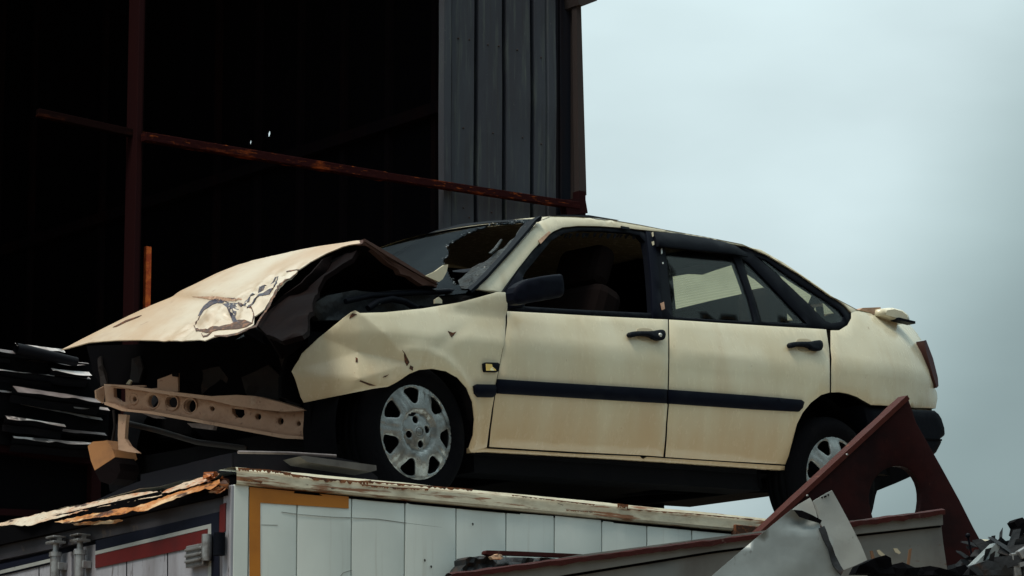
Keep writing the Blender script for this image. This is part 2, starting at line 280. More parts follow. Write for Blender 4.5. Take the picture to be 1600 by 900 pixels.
def sheet2(outline, holes, step, edge=0.0, extra=()):
    """triangulate a polygon with holes, interior points on a jittered grid; returns pts, tris, rim edges"""
    loops = [resample(outline, step)] + [resample(h, step * .8) for h in holes]
    pts = []; edges = []
    for lp in loops:
        b = len(pts); pts += [Vector((p[0], p[1])) for p in lp]; edges += [(b + i, b + (i + 1) % len(lp)) for i in range(len(lp))]
    nb = len(pts); bpts = list(pts); O = [tuple(p) for p in loops[0]]; H = [[tuple(p) for p in l] for l in loops[1:]]
    ok = lambda p: inside(p, O) and not any(inside(p, h) for h in H)
    cell = {}
    for p in bpts: cell.setdefault((int(p.x // step), int(p.y // step)), []).append(p)
    def near(p, d):
        cx, cy = int(p.x // step), int(p.y // step)
        return any((q - p).length < d for i in (-1, 0, 1) for j in (-1, 0, 1) for q in cell.get((cx + i, cy + j), ()))
    if edge:
        for lp, sg in [(loops[0], 1)] + [(l, 1) for l in loops[1:]]:
            n = len(lp)
            for i in range(n):
                a, b, c_ = lp[i - 1], lp[i], lp[(i + 1) % n]; t = (Vector(c_) - Vector(a))
                if t.length < 1e-9: continue
                t.normalize(); nrm = Vector((-t.y, t.x))
                for sg in (1, -1):
                    q = Vector(b) + nrm * edge * sg
                    if ok(q) and not near(q, edge * .8): pts.append(q)
    x0 = min(p.x for p in bpts); x1 = max(p.x for p in bpts); y0 = min(p.y for p in bpts); y1 = max(p.y for p in bpts)
    r = random.Random(5); j = 0; y = y0
    while y < y1:
        x = x0 + (j % 2) * step * .5
        while x < x1:
            q = Vector((x + r.uniform(-.1, .1) * step, y + r.uniform(-.1, .1) * step))
            if ok(q) and not near(q, max(step * .55, edge * 1.4)): pts.append(q)
            x += step
        y += step * .87; j += 1
    pts += [Vector(e) for e in extra if ok(Vector(e)) and not near(Vector(e), .006)]
    V, E_, Fc, _, _, _ = delaunay_2d_cdt(pts, edges, [], 0, 1e-6)
    tris = []
    for f in Fc:
        c_ = (V[f[0]] + V[f[1]] + V[f[2]]) / 3
        if ok(c_):
            a, b, d = V[f[0]], V[f[1]], V[f[2]]
            if (b - a).cross(d - a) < 0: f = (f[0], f[2], f[1])
            tris.append(tuple(f))
    cnt = {}
    for f in tris:
        for k in range(3):
            e = (f[k], f[(k + 1) % 3]); cnt[e] = cnt.get(e, 0) + 1
    rim = [e for e in cnt if (e[1], e[0]) not in cnt]
    return V, tris, rim
def plate(name, outline, holes, mapf, thick, mat, parent=None, step=.05, edge=0.0, round_=0.0, frame=None, smooth=True, pts=()):
    """mapf(a, b) -> front point; thick: vector (or function of a,b) to the back"""
    V, T, rim = sheet2(outline, holes, step, edge, pts); rv = {i for e in rim for i in e}
    tf = thick if callable(thick) else (lambda a, b: Vector(thick))
    fr_ = []
    for i, p in enumerate(V):
        q = Vector(mapf(p.x, p.y))
        if i in rv and round_: q = q + tf(p.x, p.y).normalized() * round_
        fr_.append(q)
    bk = [q + tf(p.x, p.y) for q, p in zip(fr_, V)]
    n = len(V); vs_ = fr_ + bk; fs = [f for f in T] + [tuple(n + i for i in f[::-1]) for f in T]; sm = [smooth] * len(fs)
    ids = {}; 
    for a, b in rim:
        base = len(vs_); vs_ += [fr_[a], fr_[b], bk[b], bk[a]]; fs.append((base + 1, base, base + 3, base + 2)); sm.append(False)
    o = link_mesh(name, vs_, fs, mat, parent, sm, frame)
    if isinstance(mat, list) and len(mat) > 1:
        for p in o.data.polygons[2 * len(T):]: p.material_index = 1
    return o
class PP:                                  # a plane in a frame, traced in photograph pixels
    def __init__(s, fr, o, u, v):
        s.fr = fr; s.o = Vector(o); s.u = Vector(u).normalized(); v = Vector(v); s.n = s.u.cross(v).normalized(); s.v = s.n.cross(s.u)
    def ab(s, px, py):
        p = s.fr.plane(px, py, s.o, s.n) - s.o; return (p.dot(s.u), p.dot(s.v))
    def P(s, a, b, h=0): return s.o + s.u * a + s.v * b + s.n * h
    def px(s, x, y, h=0): return s.P(*s.ab(x, y), h)
def trace(name, pp, px, holes, mat, parent=None, depth=.004, step=.08, disp=None, h0=0, rawholes=(), smooth=False, edge=0, round_=0):
    """depth: thickness going away from the camera side of the plane"""
    outl = [pp.ab(*p) for p in px]; hs = [[pp.ab(*p) for p in h] for h in holes] + list(rawholes)
    cam_l = pp.fr.M @ (CAMP - pp.fr.O); sgn = 1 if (cam_l - pp.o).dot(pp.n) > 0 else -1
    f = (lambda a, b: pp.P(a, b, sgn * (h0 + (disp(a, b) if disp else 0))))
    return plate(name, outl, hs, f, -pp.n * sgn * depth, mat, parent, step, edge, round_, smooth=smooth, frame=None if parent else pp.fr)

def fbm(p, o=4):
    return noise.fractal(p, 1.0, 2.0, o)

# ================================================================== SETTING
g = MB(); g.grid(60, 60, lambda u, v: Vector(((u - .5) * 1600, (v - .5) * 1600 + 300, .0)), False)
tag(g.build('ground', earth), 'bare brown earth of the scrapyard', kind='structure')

BF = Frame(WF.hit(365, 757, 1, 0) if False else CAMP + pixdir(365, 757) * 14.0, 35)      # truck body corner, top of the side wall
CF = Frame(CAMP + pixdir(652, 675) * 15.1, 43.5, 3.0)                                    # car, origin in the middle of the front wheel face
SF = Frame(CAMP + pixdir(910, 330) * 24.0, 36.8)                                         # shed front
def at(fr, px, py, k, v): return fr.hit(px, py, k, v)

# ------------------------------------------------------------------ metal shed
shed = empty('metal_shed', Frame(SF.O - Vector((0, 0, SF.O.z)), 36.8), 'tall dark open-fronted sheet metal shed with rusty beam behind the wrecked car', 'shed')
SB = Frame(SF.O - Vector((0, 0, SF.O.z)), 36.8); ZT = SF.O.z
HT = ZT + 3.2
sx = lambda px, py=200, y=0: SB.hit(px, py, 1, y).x
def sz(px, py, y=0): return SB.hit(px, py, 1, y).z
XL = sx(690)
# dark room behind the opening
rm = MB(); DEP = 9.0
rm.box((-14.2, 0.3, 0), (-13.95, DEP + .1, HT)); rm.box((-14.2, .02, HT), (.1, DEP + .2, HT + .12))
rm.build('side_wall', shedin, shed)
# back wall with holes shot through it
bw = PP(SB, (-.05, 0, 0), (0, 1, 0), (0, 0, 1))
hs = []
for (hx, hy, rx, ry) in ((390, 222, 2.6, 4.8), (419, 209, 3.2, 5.8), (136, 184, 1.4, 3), (136, 193, 1.4, 3), (245, 267, 1.0, 1.6), (290, 250, 1, 1.6), (107, 321, 1.1, 2.2), (124, 360, 1.1, 1.6), (61, 340, 1, 1)):
    c0 = bw.ab(hx, hy); c1 = bw.ab(hx + rx, hy); c2 = bw.ab(hx, hy + ry); hs.append(ring2(c0[0], c0[1], abs(c1[0] - c0[0]), abs(c2[1] - c0[1]), 8, .2))
hs = [h for h in hs if max(p[0] for p in h) < DEP - .1]
def sidew(a, b_): return Vector((-.05 + .018 * max(-1, min(1, 3 * math.sin(a * 22))), a, b_))
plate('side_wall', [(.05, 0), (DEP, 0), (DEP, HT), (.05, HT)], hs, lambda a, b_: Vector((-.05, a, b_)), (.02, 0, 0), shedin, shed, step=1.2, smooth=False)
for i in range(16):
    y_ = .4 + i * .55; m = MB(); m.box((-.09, y_, 0), (-.052, y_ + .05, HT)) if all(abs(y_ + .025 - sum(p[0] for p in h) / 8) > .08 for h in hs) else None
    if m.v: m.build('wall_rib', shedrib, shed)
m = MB(); m.box((-.16, .1, ZT + .9), (-.10, DEP, ZT + .98)); m.build('girt', shedrib, shed)
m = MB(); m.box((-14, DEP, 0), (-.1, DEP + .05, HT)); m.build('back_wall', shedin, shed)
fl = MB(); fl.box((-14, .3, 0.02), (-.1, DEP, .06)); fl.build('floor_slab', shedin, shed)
# front sheeting: standing ribs
ribs = [sx(p) for p in (707, 745, 789, 832.5)]
prof = [(XL - .02, .0), (XL, -.03), (ribs[0] - .03, -.03), (ribs[0] - .022, .03), (ribs[0] - .008, .03), (ribs[0] - .006, .0)]
for rx_ in ribs[1:]:
    prof += [(rx_ - .024, .0), (rx_ - .022, .13), (rx_ + .010, .13), (rx_ + .012, .0)]
prof += [(sx(852), .0), (sx(854), .015), (sx(857), .0), (sx(869), .0), (sx(871), .05)]
wv = MB(); NZ = 40
def wallz(t): return t * HT
vsw = []; fsw = []
for j in range(NZ):
    for (x, y) in prof: 
        z = HT * j / (NZ - 1); vsw.append((x, y + .010 * fbm(Vector((x * 2, 0, z * .9))), z))
n_ = len(prof)
fsw = [(j * n_ + i, j * n_ + i + 1, (j + 1) * n_ + i + 1, (j + 1) * n_ + i) for j in range(NZ - 1) for i in range(n_ - 1)]
wv.add(vsw, fsw); wv.build('wall_sheet', corr, shed)
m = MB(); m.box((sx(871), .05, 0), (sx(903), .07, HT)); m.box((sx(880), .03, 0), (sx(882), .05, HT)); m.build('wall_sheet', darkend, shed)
tr_ = PP(SB, (0, -.06, 0), (1, 0, 0), (0, 0, 1))
trace('edge_trim', tr_, [(900, -60), (906, -60), (916.5, 305), (905, 306)], [], trimb, shed, depth=.05, step=.4)
trace('corner_post', PP(SB, (0, .02, 0), (1, 0, 0), (0, 0, 1)), [(896, -100), (904, -100), (911, 300), (911.5, 520), (896, 520)], [], trimb, shed, depth=.05, step=.6)
trace('eave', PP(SB, (0, -.1, 0), (1, 0, 0), (0, 0, 1)), [(895, -60), (940, -60), (933, 1), (912, 9), (905, 7)], [], trimb, shed, depth=.6, step=.5)
b = MB()
bp = lambda px, py, y: SB.hit(px, py, 1, y)
b.bar(bp(224, 214, -.06), bp(600, 276, -.06), .06, .052, bev=.004); b.bar(bp(598, 275.5, -.062), bp(903, 322, -.06), .05, .046, bev=.004)
b.build('cross_beam', rusty, shed)
b = MB(); b.bar(bp(58, 176, .15), bp(226, 213, .02), .05, .046, bev=.004); b.build('cross_beam', beamd, shed)
b = MB(); pb = bp(220, 214, -.03)
b.box((pb.x - .028, -.03, 0), (pb.x + .006, .09, HT), .004); b.box((pb.x + .006, .0, 0), (pb.x + .032, .04, HT), .003); b.build('post', maroon, shed)
q = bp(233, 385, .02); b = MB(); b.box((q.x - .018, .02, SB.hit(233, 505, 1, .02).z), (q.x + .018, .05, q.z), .002); b.build('post', brightrust, shed)['label'] = 'short bright orange rusted strut'
b = MB(); b.bar(bp(880, 325, -.05), bp(912, 322, -.05), .06, .10); b.bar(bp(905, 300, -.03), bp(905, 345, -.03), .05, .07, up=(0, 1, 0)); b.build('bracket', maroon, shed)

for i, (px_, py_) in enumerate([(716, 60), (733, 62), (762, 70), (779, 72), (808, 78), (816, 215), (770, 208), (724, 200), (690, 155), (696, 330), (724, 325), (733, 340), (768, 332), (845, 90), (845, 225)]):
    q = SB.hit(px_, py_, 1, -.0); m = MB(); m.lathe([(.0001, -.006), (.004, -.006), (.006, -.003), (.006, .004)], 8, (q.x, -.002, q.z)); m.build('screw', trimb, shed)
# ------------------------------------------------------------------ truck body under the car
BH = BF.O.z; BB = Frame(BF.O - Vector((0, 0, BH)), 35)        # on the ground
box = empty('truck_box_body', BB, 'white panelled truck box body with orange corner stripe carrying the wrecked car', 'truck body')
BL, BWd = 4.02, 2.32; z0 = .45
side = PP(BB, (0, 0, BH), (1, 0, 0), (0, 0, 1))
def wavy(a, b): return .006 * fbm(Vector((a * 1.1, b * 1.4, 3))) 
seams = [side.ab(p, 800)[0] for p in (465, 550, 633, 713, 791, 866, 940, 1011, 1081)]
edges_ = [side.ab(389, 800)[0]] + seams + [seams[-1] + .236 * k for k in range(1, 9)]
edges_ = [e for e in edges_ if e < BL - .05] + [BL - .02]
k = 0
for a, b_ in zip(edges_[:-1], edges_[1:]):
    o = plate('side_plank', [(a + .003, z0 - BH), (b_ - .003, z0 - BH), (b_ - .003, -.004), (a + .003, -.004)], [], (lambda s_: lambda u, v: Vector((u, wavy(u, v) + s_, BH + v)))(random.uniform(-.001, .001)), (0, .03, 0), bodyw, box, step=.16, edge=.006, round_=.002)
m = MB(); m.box((.02, .05, z0), (BL - .02, BWd - .03, BH + .02)); m.build('inner_shell', navy, box)
m = MB(); m.box((0, -.004, z0), (edges_[0] - .004, .05, BH + .0), .003); m.build('corner_post', bodyw, box)
# top rail: bent, dirty
def railfn(u, v):
    x = u * (BL + .02) + .004; prof_ = [(.03, -.002), (-.012, .0), (-.016, .01), (-.014, .052), (-.006, .066), (.03, .070), (.12, .068)]
    kk = v * (len(prof_) - 1); i = min(int(kk), len(prof_) - 2); f_ = kk - i; y = prof_[i][0] * (1 - f_) + prof_[i + 1][0] * f_; z = prof_[i][1] * (1 - f_) + prof_[i + 1][1] * f_
    n1 = fbm(Vector((x * 2.2, v * 2, 1))); n2 = fbm(Vector((x * 7, v * 3, 9)))
    top = max(0, z) / .07
    return Vector((x, y + .0025 * n1 + .0015 * n2, BH + z + top * (.003 * n1 + .002 * n2)))
m = MB(); m.grid(260, 22, railfn, False); m.build('top_rail', railm, box)
m = MB(); m.grid(50, 30, lambda u, v: Vector((u * BL, .1 + v * (BWd - .1), BH + .058 + .012 * fbm(Vector((u * 5, v * 5, 0)))))); m.box((.03, .1, BH + .0), (BL, BWd - .02, BH + .04)); m.build('roof_sheet', bodyw, box)
m = MB(); m.box((BL - .02, .0, z0), (BL + .015, BWd, BH + .05)); m.build('front_wall', bodyw, box)
def rustline(px, mat_, seed, w):
    rr_ = random.Random(seed); L1 = []; L2 = []
    n_ = 60
    for i in range(n_ + 1):
        t = i / n_ * (len(px) - 1); k_ = min(int(t), len(px) - 2); f_ = t - k_; x_ = px[k_][0] * (1 - f_) + px[k_ + 1][0] * f_; y_ = px[k_][1] * (1 - f_) + px[k_ + 1][1] * f_; ww = w * rr_.uniform(.25, 1.2) * (.15 if i in (0, n_) else 1)
        L1.append((x_, y_ - .5 * w)); L2.append((x_, y_ - .5 * w + ww))
    return trace('rust_flake', PP(BB, (0, -.021, 0), (1, 0, 0), (0, 0, 1)), L1 + L2[::-1], [], mat_, box, depth=.002, step=.03)
rmk = mk('rail_rust_flakes', (.22, .075, .025), .8, 0, [((.06, .02, .01), 30, .45, .6, (1, 1, 2), .9), ((.42, .20, .08), 18, .56, .66, (.5, 1, 3), .8)], bump=(60, .6, .006))
for px_l, w_ in (([(372, 733), (420, 736), (455, 741)], 5), ([(440, 741), (500, 749), (560, 754), (580, 753)], 5.5), ([(575, 753), (650, 759), (740, 766)], 3.6), ([(565, 758), (620, 763), (670, 765)], 3), ([(800, 774), (860, 781), (930, 789)], 2), ([(965, 790), (982, 792)], 7), ([(980, 796), (1080, 803), (1180, 812)], 2), ([(376, 748), (410, 754)], 4), ([(885, 797), (940, 801)], 1.6)): rustline(px_l, rmk, int(px_l[0][0]), w_)
# black strip painting in the shadow line below the rail
m = MB(); m.box((.06, -.001, BH - .012), (BL - .03, .02, BH - .003)); m.build('shadow_strip', hole, box)
# long score running across the side
scrm = mk('scratch_grey', (.14, .15, .145), .7)
def crv(pts, y, r, name, mat, par=box, n=5):
    mm = MB(); P_ = [side.px(*p) for p in pts]; mm.tube([Vector((p.x, y, p.z)) for p in P_], r, n); return mm.build(name, mat, par)
crv([(440, 800), (470, 804), (520, 808), (552, 809), (590, 811), (640, 818), (690, 824)], -.0005, .0009, 'scratch', scrm)
crv([(408, 820), (434, 820.5)], -.0005, .0008, 'scratch', scrm)
crv([(532, 900), (536, 895), (545, 892), (550, 891)], -.0005, .0010, 'scratch', scrm)
for (px_, py_) in ((672, 886), (737, 819.5), (662, 876)):
    c0 = side.px(px_, py_); m = MB(); m.add([Vector((c0.x + .004 * math.cos(t) * (1 + .4 * math.sin(3 * t)), -.008, c0.z + .006 * math.sin(t))) for t in [i * .9 for i in range(7)]], [tuple(range(7))]); m.build('chip_mark', hole, box)
# orange corner stripe (painted film on the planks)
def stripe(name, px, mat, h=.0035):
    return plate(name, [side.ab(*p) for p in px], [], lambda u, v: Vector((u, wavy(u, v) - h, BH + v)), (0, .002, 0), mat, box, step=.1, smooth=True)
stripe('orange_stripe', [(389, 761), (544.5, 776), (544.5, 794.5), (406, 785.5), (406, 960), (389, 960)], orange)
# rear doors
dr = PP(BB, (-.0, 0, BH), (0, 1, 0), (0, 0, 1))
def dtr(name, px, mat, h, dpt=.01, par=box, **kw): return trace(name, dr, px, [], mat, par, depth=dpt, h0=h, step=.25, **kw)
m = MB(); m.box((-.012, -.003, z0), (.05, .055, BH - .002), .004); m.build('corner_post', doorw, box)
dtr('post_stripe', [(349, 790), (358, 786), (357.5, 830), (348, 838)], redp, .016, .003)
m = MB(); m.box((-.006, .06, BH - .098), (.04, BWd, BH - .01)); m.build('door_header', header, box)
def dj(px): return px
# right-hand door as seen: white leaf, navy border, pale line, red band
right = dtr('door', [(345, 808), (345, 1100), (117, 1100), (117, 858)], doorw, .004, .03)
dtr('border_stripe', [(345, 800), (345, 960), (333, 960), (333, 818), (152, 861), (152, 845)], navy, .008, .003, right)
dtr('pale_stripe', [(333, 818.5), (333, 960), (328, 960), (328, 826), (152, 867), (152, 861.5)], galv2, .009, .003, right)
dtr('red_stripe', [(327.5, 827), (327.5, 851), (152, 888), (152, 868)], redp, .009, .003, right)
for px_ in (199, 263): dtr('panel_joint', [(px_, 876 - (px_ - 199) * .21), (px_ + 1.2, 876 - (px_ - 199) * .21), (px_ + 1.2, 960), (px_, 960)], blackp, .0055, .003, right)
leftd = dtr('door', [(113, 862), (113, 1100), (-260, 1100), (-260, 946)], doorw, .004, .03)
dtr('border_stripe', [(92, 862), (92, 870), (-60, 906), (-60, 896)], navy, .008, .003, leftd)
dtr('pale_stripe', [(92, 870.5), (92, 876), (-60, 912), (-60, 906.5)], galv2, .009, .003, leftd)
dtr('red_stripe', [(92, 876.5), (92, 879), (-60, 915), (-60, 912.5)], blackp, .009, .003, leftd)
for px_ in (62,): dtr('panel_joint', [(px_, 886), (px_ + 1.2, 886), (px_ + 1.2, 960), (px_, 960)], blackp, .0055, .003, leftd)
# lock rods
def rod(px, ytop, hh):
    c0 = dr.px(px, 880); m = MB(); x = -.045
    m.tube([(x, c0.y, z0 + .1), (x, c0.y, dr.px(px, ytop).z)], .021, 14)
    zt = dr.px(px, ytop).z; m.tube([(x, c0.y, zt - .005), (x, c0.y, zt + .012)], .026, 14); m.tube([(x, c0.y, zt + .012), (x, c0.y, zt + .045)], .013, 12)
    m.box((x - .03, c0.y - .034, zt + .045), (x + .03, c0.y + .034, zt + .056), .003); m.box((x - .03, c0.y - .034, zt + .068), (x + .03, c0.y + .034, zt + .076), .003)
    for s_ in (-1, 1): m.box((x - .01, c0.y + s_ * .03 - .003, zt + .05), (x + .01, c0.y + s_ * .03 + .003, zt + .07))
    m.box((x, c0.y - .028, zt - .06), (-.006, c0.y + .028, zt - .03), .003)
    return m.build('lock_rod', chrome, box)
rod(140, 866, 1); rod(102, 869, 1)
h = MB(); c1 = dr.px(318, 866); hh = BH
h.box((-.035, c1.y - .055, c1.z - .048), (-.008, c1.y + .075, c1.z + .036), .004)
for dz in (-.026, -.004, .018): h.box((-.044, c1.y - .05, c1.z + dz - .005), (-.033, c1.y + .07, c1.z + dz + .006), .003)
h.tube([(-.03, c1.y - .075, c1.z - .035), (-.03, c1.y - .075, c1.z + .065)], .02, 12)
h.build('hinge', chrome, right)
h = MB(); h.tube([(-.04, .03, dr.px(352, 870).z), (-.04, .03, dr.px(352, 835).z)], .022, 10); h.build('hinge_pin', blackp, box)
# crumpled rear top edge: three torn folds of sheet
def fold(pts_top, pts_bot, name, mat, x0=-.02, amp=.02, seed=0, curl=.03):
    n = 70; m = MB()
    def ip(pts, t):
        s_ = t * (len(pts) - 1); i = min(int(s_), len(pts) - 2); f_ = s_ - i; return (pts[i][0] * (1 - f_) + pts[i + 1][0] * f_, pts[i][1] * (1 - f_) + pts[i + 1][1] * f_)
    def fn(u, v):
        a = ip(pts_top, u); c_ = ip(pts_bot, u); px_, py_ = a[0] * (1 - v) + c_[0] * v, a[1] * (1 - v) + c_[1] * v
        p = dr.px(px_, py_); nn_ = fbm(Vector((p.y * 5, v * 1.5, seed)), 5)
        rg_ = abs(noise.noise(Vector((p.y * 9, v * 3.5, seed + 2)))); return Vector((x0 - curl * .45 * (1 - abs(2 * v - 1)) - amp * .6 * nn_ + .012 * rg_, p.y, p.z + .006 * noise.noise(Vector((p.y * 11, v, seed + 4))) * (1 if v > .5 else .4)))
    m.grid(n, 10, fn); n0 = len(m.v)
    m.add([v + Vector((.03, 0, .0)) for v in m.v], [tuple(n0 * 0 + i for i in f[::-1]) for f in m.f[:]], True)
    return m.build(name, mat, box)
bandm = mk('peeled_band', (.55, .42, .31), .5, 0, [((.40, .12, .025), 9, .50, .60, (1, .35, 2), .95), ((.62, .56, .46), 5, .54, .66, (1, .4, 2), .8), ((.035, .014, .010), 26, .58, .66, (1, .3, 2), .95), ((.20, .07, .03), 60, .58, .68, U, .6)], bump=(50, .5, .006))
rustband = mk('rust_band', (.44, .17, .045), .6, 0, [((.66, .46, .27), 8, .50, .62, (1, .35, 2), .9), ((.05, .018, .010), 14, .50, .58, (1, .35, 2), .95), ((.30, .08, .02), 50, .55, .66, U, .7)], bump=(60, .6, .006))
def band(px, mat, h, lean, seed):
    rr_ = random.Random(seed); L_ = []
    for p in resample([Vector(p) for p in px], 5): L_.append((p[0] + rr_.uniform(-.8, .8), p[1] + rr_.uniform(-1.1, 1.1)))
    zc_ = lambda a: (lambda y: y)(a)
    q0, q1 = dr.ab(*px[0]), dr.ab(*px[len(px) // 2])
    def dsp(a, b_):
        t = (a - q0[0]) / (q1[0] - q0[0]); ref = q0[1] + (q1[1] - q0[1]) * t
        return -(b_ - ref) * lean + .007 * noise.noise(Vector((a * 9, b_ * 30, seed))) + .006 * abs(noise.noise(Vector((a * 22, b_ * 60, seed + 3))))
    return trace('torn_edge', dr, L_, [], mat, box, depth=.003, h0=h, step=.012, disp=dsp, smooth=False)
band([(-120, 850), (-60, 834), (0, 818), (60, 803), (105, 793), (145, 784), (175, 777), (205, 771), (235, 768), (262, 768.5), (264, 775), (250, 778), (230, 781), (190, 788), (150, 797), (110, 808), (85, 816), (60, 823), (30, 821), (0, 822.5), (-60, 842), (-120, 860)], bandm, .030, .9, 1)
band([(266, 771), (275, 763), (292, 755), (330, 745), (352, 740), (350, 747), (330, 757), (310, 763), (290, 766), (280, 772)], bandm, .035, .8, 2)
band([(104, 817), (145, 808), (190, 800), (215, 795), (232, 794), (262, 783), (300, 769), (330, 759), (356, 750), (361, 756), (352, 768), (340, 766), (330, 770), (318, 773), (300, 781), (275, 792), (255, 802), (240, 802), (232, 800), (222, 806), (205, 808), (160, 813), (120, 820)], rustband, .055, .7, 3)
band([(125, 819), (160, 816), (205, 813), (208, 816), (190, 820), (160, 822), (135, 822)], rustband, .045, .5, 4)
m = MB(); m.box((-.028, .02, BH - .04), (.03, BWd, BH + .03)); m.build('torn_edge', hole, box)['label'] = 'dark gap behind the peeled rusty bands'
m = MB()
rr = random.Random(3)
for i in range(16):
    px_ = rr.uniform(332, 366); py_ = rr.uniform(742, 768); p = dr.px(px_, py_); a = rr.uniform(0, 6.3); s_ = rr.uniform(.012, .035)
    vsx = [p + Vector((-.03 + rr.uniform(-.03, .02), s_ * math.cos(a + k_ * 1.6) * rr.uniform(.6, 1.3), .5 * s_ * math.sin(a + k_ * 1.6) * rr.uniform(.6, 1.3))) for k_ in range(4)]
    m.add(vsx, [(0, 1, 2, 3)]); m.add([v + Vector((.004, .002, -.002)) for v in vsx], [(3, 2, 1, 0)])
m.build('torn_edge', railrust, box)['label'] = 'shredded rusty corner of the rail'
for x_ in (.3, 1.6, 2.9, 3.8):
    for y_ in (.3, BWd - .5): m = MB(); m.box((x_ - .15, y_, 0), (x_ + .15, y_ + .3, z0 + .03), .01); m.build('skid_block', maroon, box)
m = MB(); q = side.px(1142, 824); m.box((q.x, -.03, q.z - .035), (q.x + .16, .0, q.z + .01), .004); m.build('rail_patch', rustcrack, box)

# ------------------------------------------------------------------ wrecked car
W = 1.69
car = empty('wrecked_car', CF, 'cream four-door saloon with smashed front end perched on the truck box', 'car')
def belt(x): return .535 + .022 * (x - .4)
def crease(x): return .395 + .012 * x
def S(x, z):
    zc = crease(x); zb = belt(x)
    if z < .22: y = .045 * ((.22 - z) / .26) ** 1.5
    elif z < zc: y = .0
    else: y = .28 * (z - zc) + .35 * (z - zc) ** 2 if z < zb else .28 * (zb - zc) + .35 * (zb - zc) ** 2
    if z < zc: y += .055 * (zc - z)
    if z > zb:
        t = min(1, max(0, (x - 2.75) / .4)); kf = 1.0
        if x < .15: kf = 1.4
        d = z - zb
        y += (.33 * (1 - t) + .55 * t) * d * kf + (.16 * (1 - t) + 1.6 * t) * d * d
    if x < -.05: y += .10 * ((-.05 - x) / .6) ** 2
    if x > 2.75: y += .10 * ((x - 2.75) / .55) ** 2
    return y
def sp(px, py, off=0, extra=None):
    y = 0.05
    for _ in range(40): p = CF.hit(px, py, 1, y); y += .45 * (min(max(S(p.x, p.z) + off + (extra(p.x, p.z) if extra else 0), -.2), .5) - y)
    return (p.x, p.z)
def side_fn(far=False, off=0, extra=None):
    def f(x, z):
        y = S(x, z) + off + (extra(x, z) if extra else 0)
        return Vector((x, W - y if far else y, z))
    return f
def cpanel(name, px, mat, holes=(), thick=.02, off=0.0, parent=None, step=.05, edge=.009, round_=.004, extra=None, far=False, raw=False, sm_it=0, pts=()):
    ol = [p if raw else sp(*p, off, extra) for p in px]; hs = [[p if raw else sp(*p, off, extra) for p in h] for h in holes]
    if sm_it: ol = smoothpoly(ol, sm_it)
    o = plate(name, ol, hs, side_fn(far, off, extra), (0, -thick if far else thick, 0), mat, parent or car, step, edge, round_, pts=pts)
    return o
def arch_pts(cx, cz, rx, rz, a0, a1, n=18): return [(cx + rx * math.cos(R(a0 + (a1 - a0) * i / n)), cz + rz * math.sin(R(a0 + (a1 - a0) * i / n))) for i in range(n + 1)]
P2 = lambda L_: [sp(*p) for p in L_]
def ctr_(name, px, y, mat, dp=.02, holes=(), par=car, disp=None, step=.06, **kw): return trace(name, PP(CF, (0, y, 0), (1, 0, 0), (0, 0, 1)), px, holes, mat, par, depth=dp, disp=disp, step=step, **kw)
_N0 = CF.hit(500, 665, 1, .25); _F0 = CF.hit(160, 620, 1, 1.4); cmx0 = PP(CF, _N0 + Vector((.06, 0, 0)), (_F0 - _N0), (0, 0, 1))
# --- doors (pixel outlines on the curved side)
front_door_px = [(793.5, 486), (850, 489), (950, 494.5), (1044.6, 499), (1045.2, 530), (1045.2, 560), (1044.2, 607), (1041.7, 660), (1037.5, 713.5), (1003, 711), (900, 706), (830, 702), (765.5, 698), (768, 670), (773, 630), (778, 592), (784, 560), (790, 530), (793.5, 505)]
rear_door_px = [(1046.4, 499.2), (1120, 504), (1200, 509), (1262, 512.5), (1292, 514.5), (1296.5, 545), (1297.5, 577), (1297.5, 613), (1284, 617), (1268, 629), (1255, 645), (1246, 663), (1239, 690), (1233, 713), (1228, 725.5), (1150, 721), (1040.5, 713.8), (1044, 660), (1046, 607), (1047, 560), (1047, 530)]
def dent(cx, cz, rx, rz, d): return lambda x, z: d * math.exp(-((x - cx) / rx) ** 2 - ((z - cz) / rz) ** 2)
dpx = sp(1130, 576)
def doorx(x, z):
    v = .0036 * fbm(Vector((x * 1.9, z * 2.6, 2)), 3)
    v += dent(dpx[0], dpx[1], .22, .018, .010)(x, z) - dent(dpx[0] + .02, dpx[1] - .03, .2, .02, .004)(x, z)
    return v
fd = cpanel('door', front_door_px, [paint, blackrim], extra=doorx)
rd = cpanel('door', rear_door_px, [paint, blackrim], extra=doorx)
# --- rear quarter with wheel arch
sil = [(860, 337.5), (900, 338.5), (965, 345), (1000, 351), (1040, 359), (1100, 369.5), (1160, 381.5), (1200, 399), (1250, 429), (1300, 464), (1340, 484), (1372, 492), (1400, 500), (1425, 508), (1437, 517), (1445, 530), (1450, 545), (1458, 580), (1464, 600), (1465.5, 622), (1463, 638)]
quarter_px = [(1298.8, 516), (1312, 516), (1325, 508), (1331, 497), (1331, 488)] + sil[10:14] + [(1441, 532), (1447, 550), (1453, 578), (1459, 600), (1464.5, 612), (1465.5, 624), (1463, 638), (1430, 637), (1362, 632.5), (1352, 627), (1340, 620), (1326, 615), (1312, 612.5), (1299.6, 613), (1299.6, 577), (1298.8, 545)]
def qx(x, z): return .002 * fbm(Vector((x * 2, z * 3, 7))) + (.008 if (z < crease(x) + .01) else 0)
qp = cpanel('rear_quarter', quarter_px, [paint, blackrim], extra=qx)
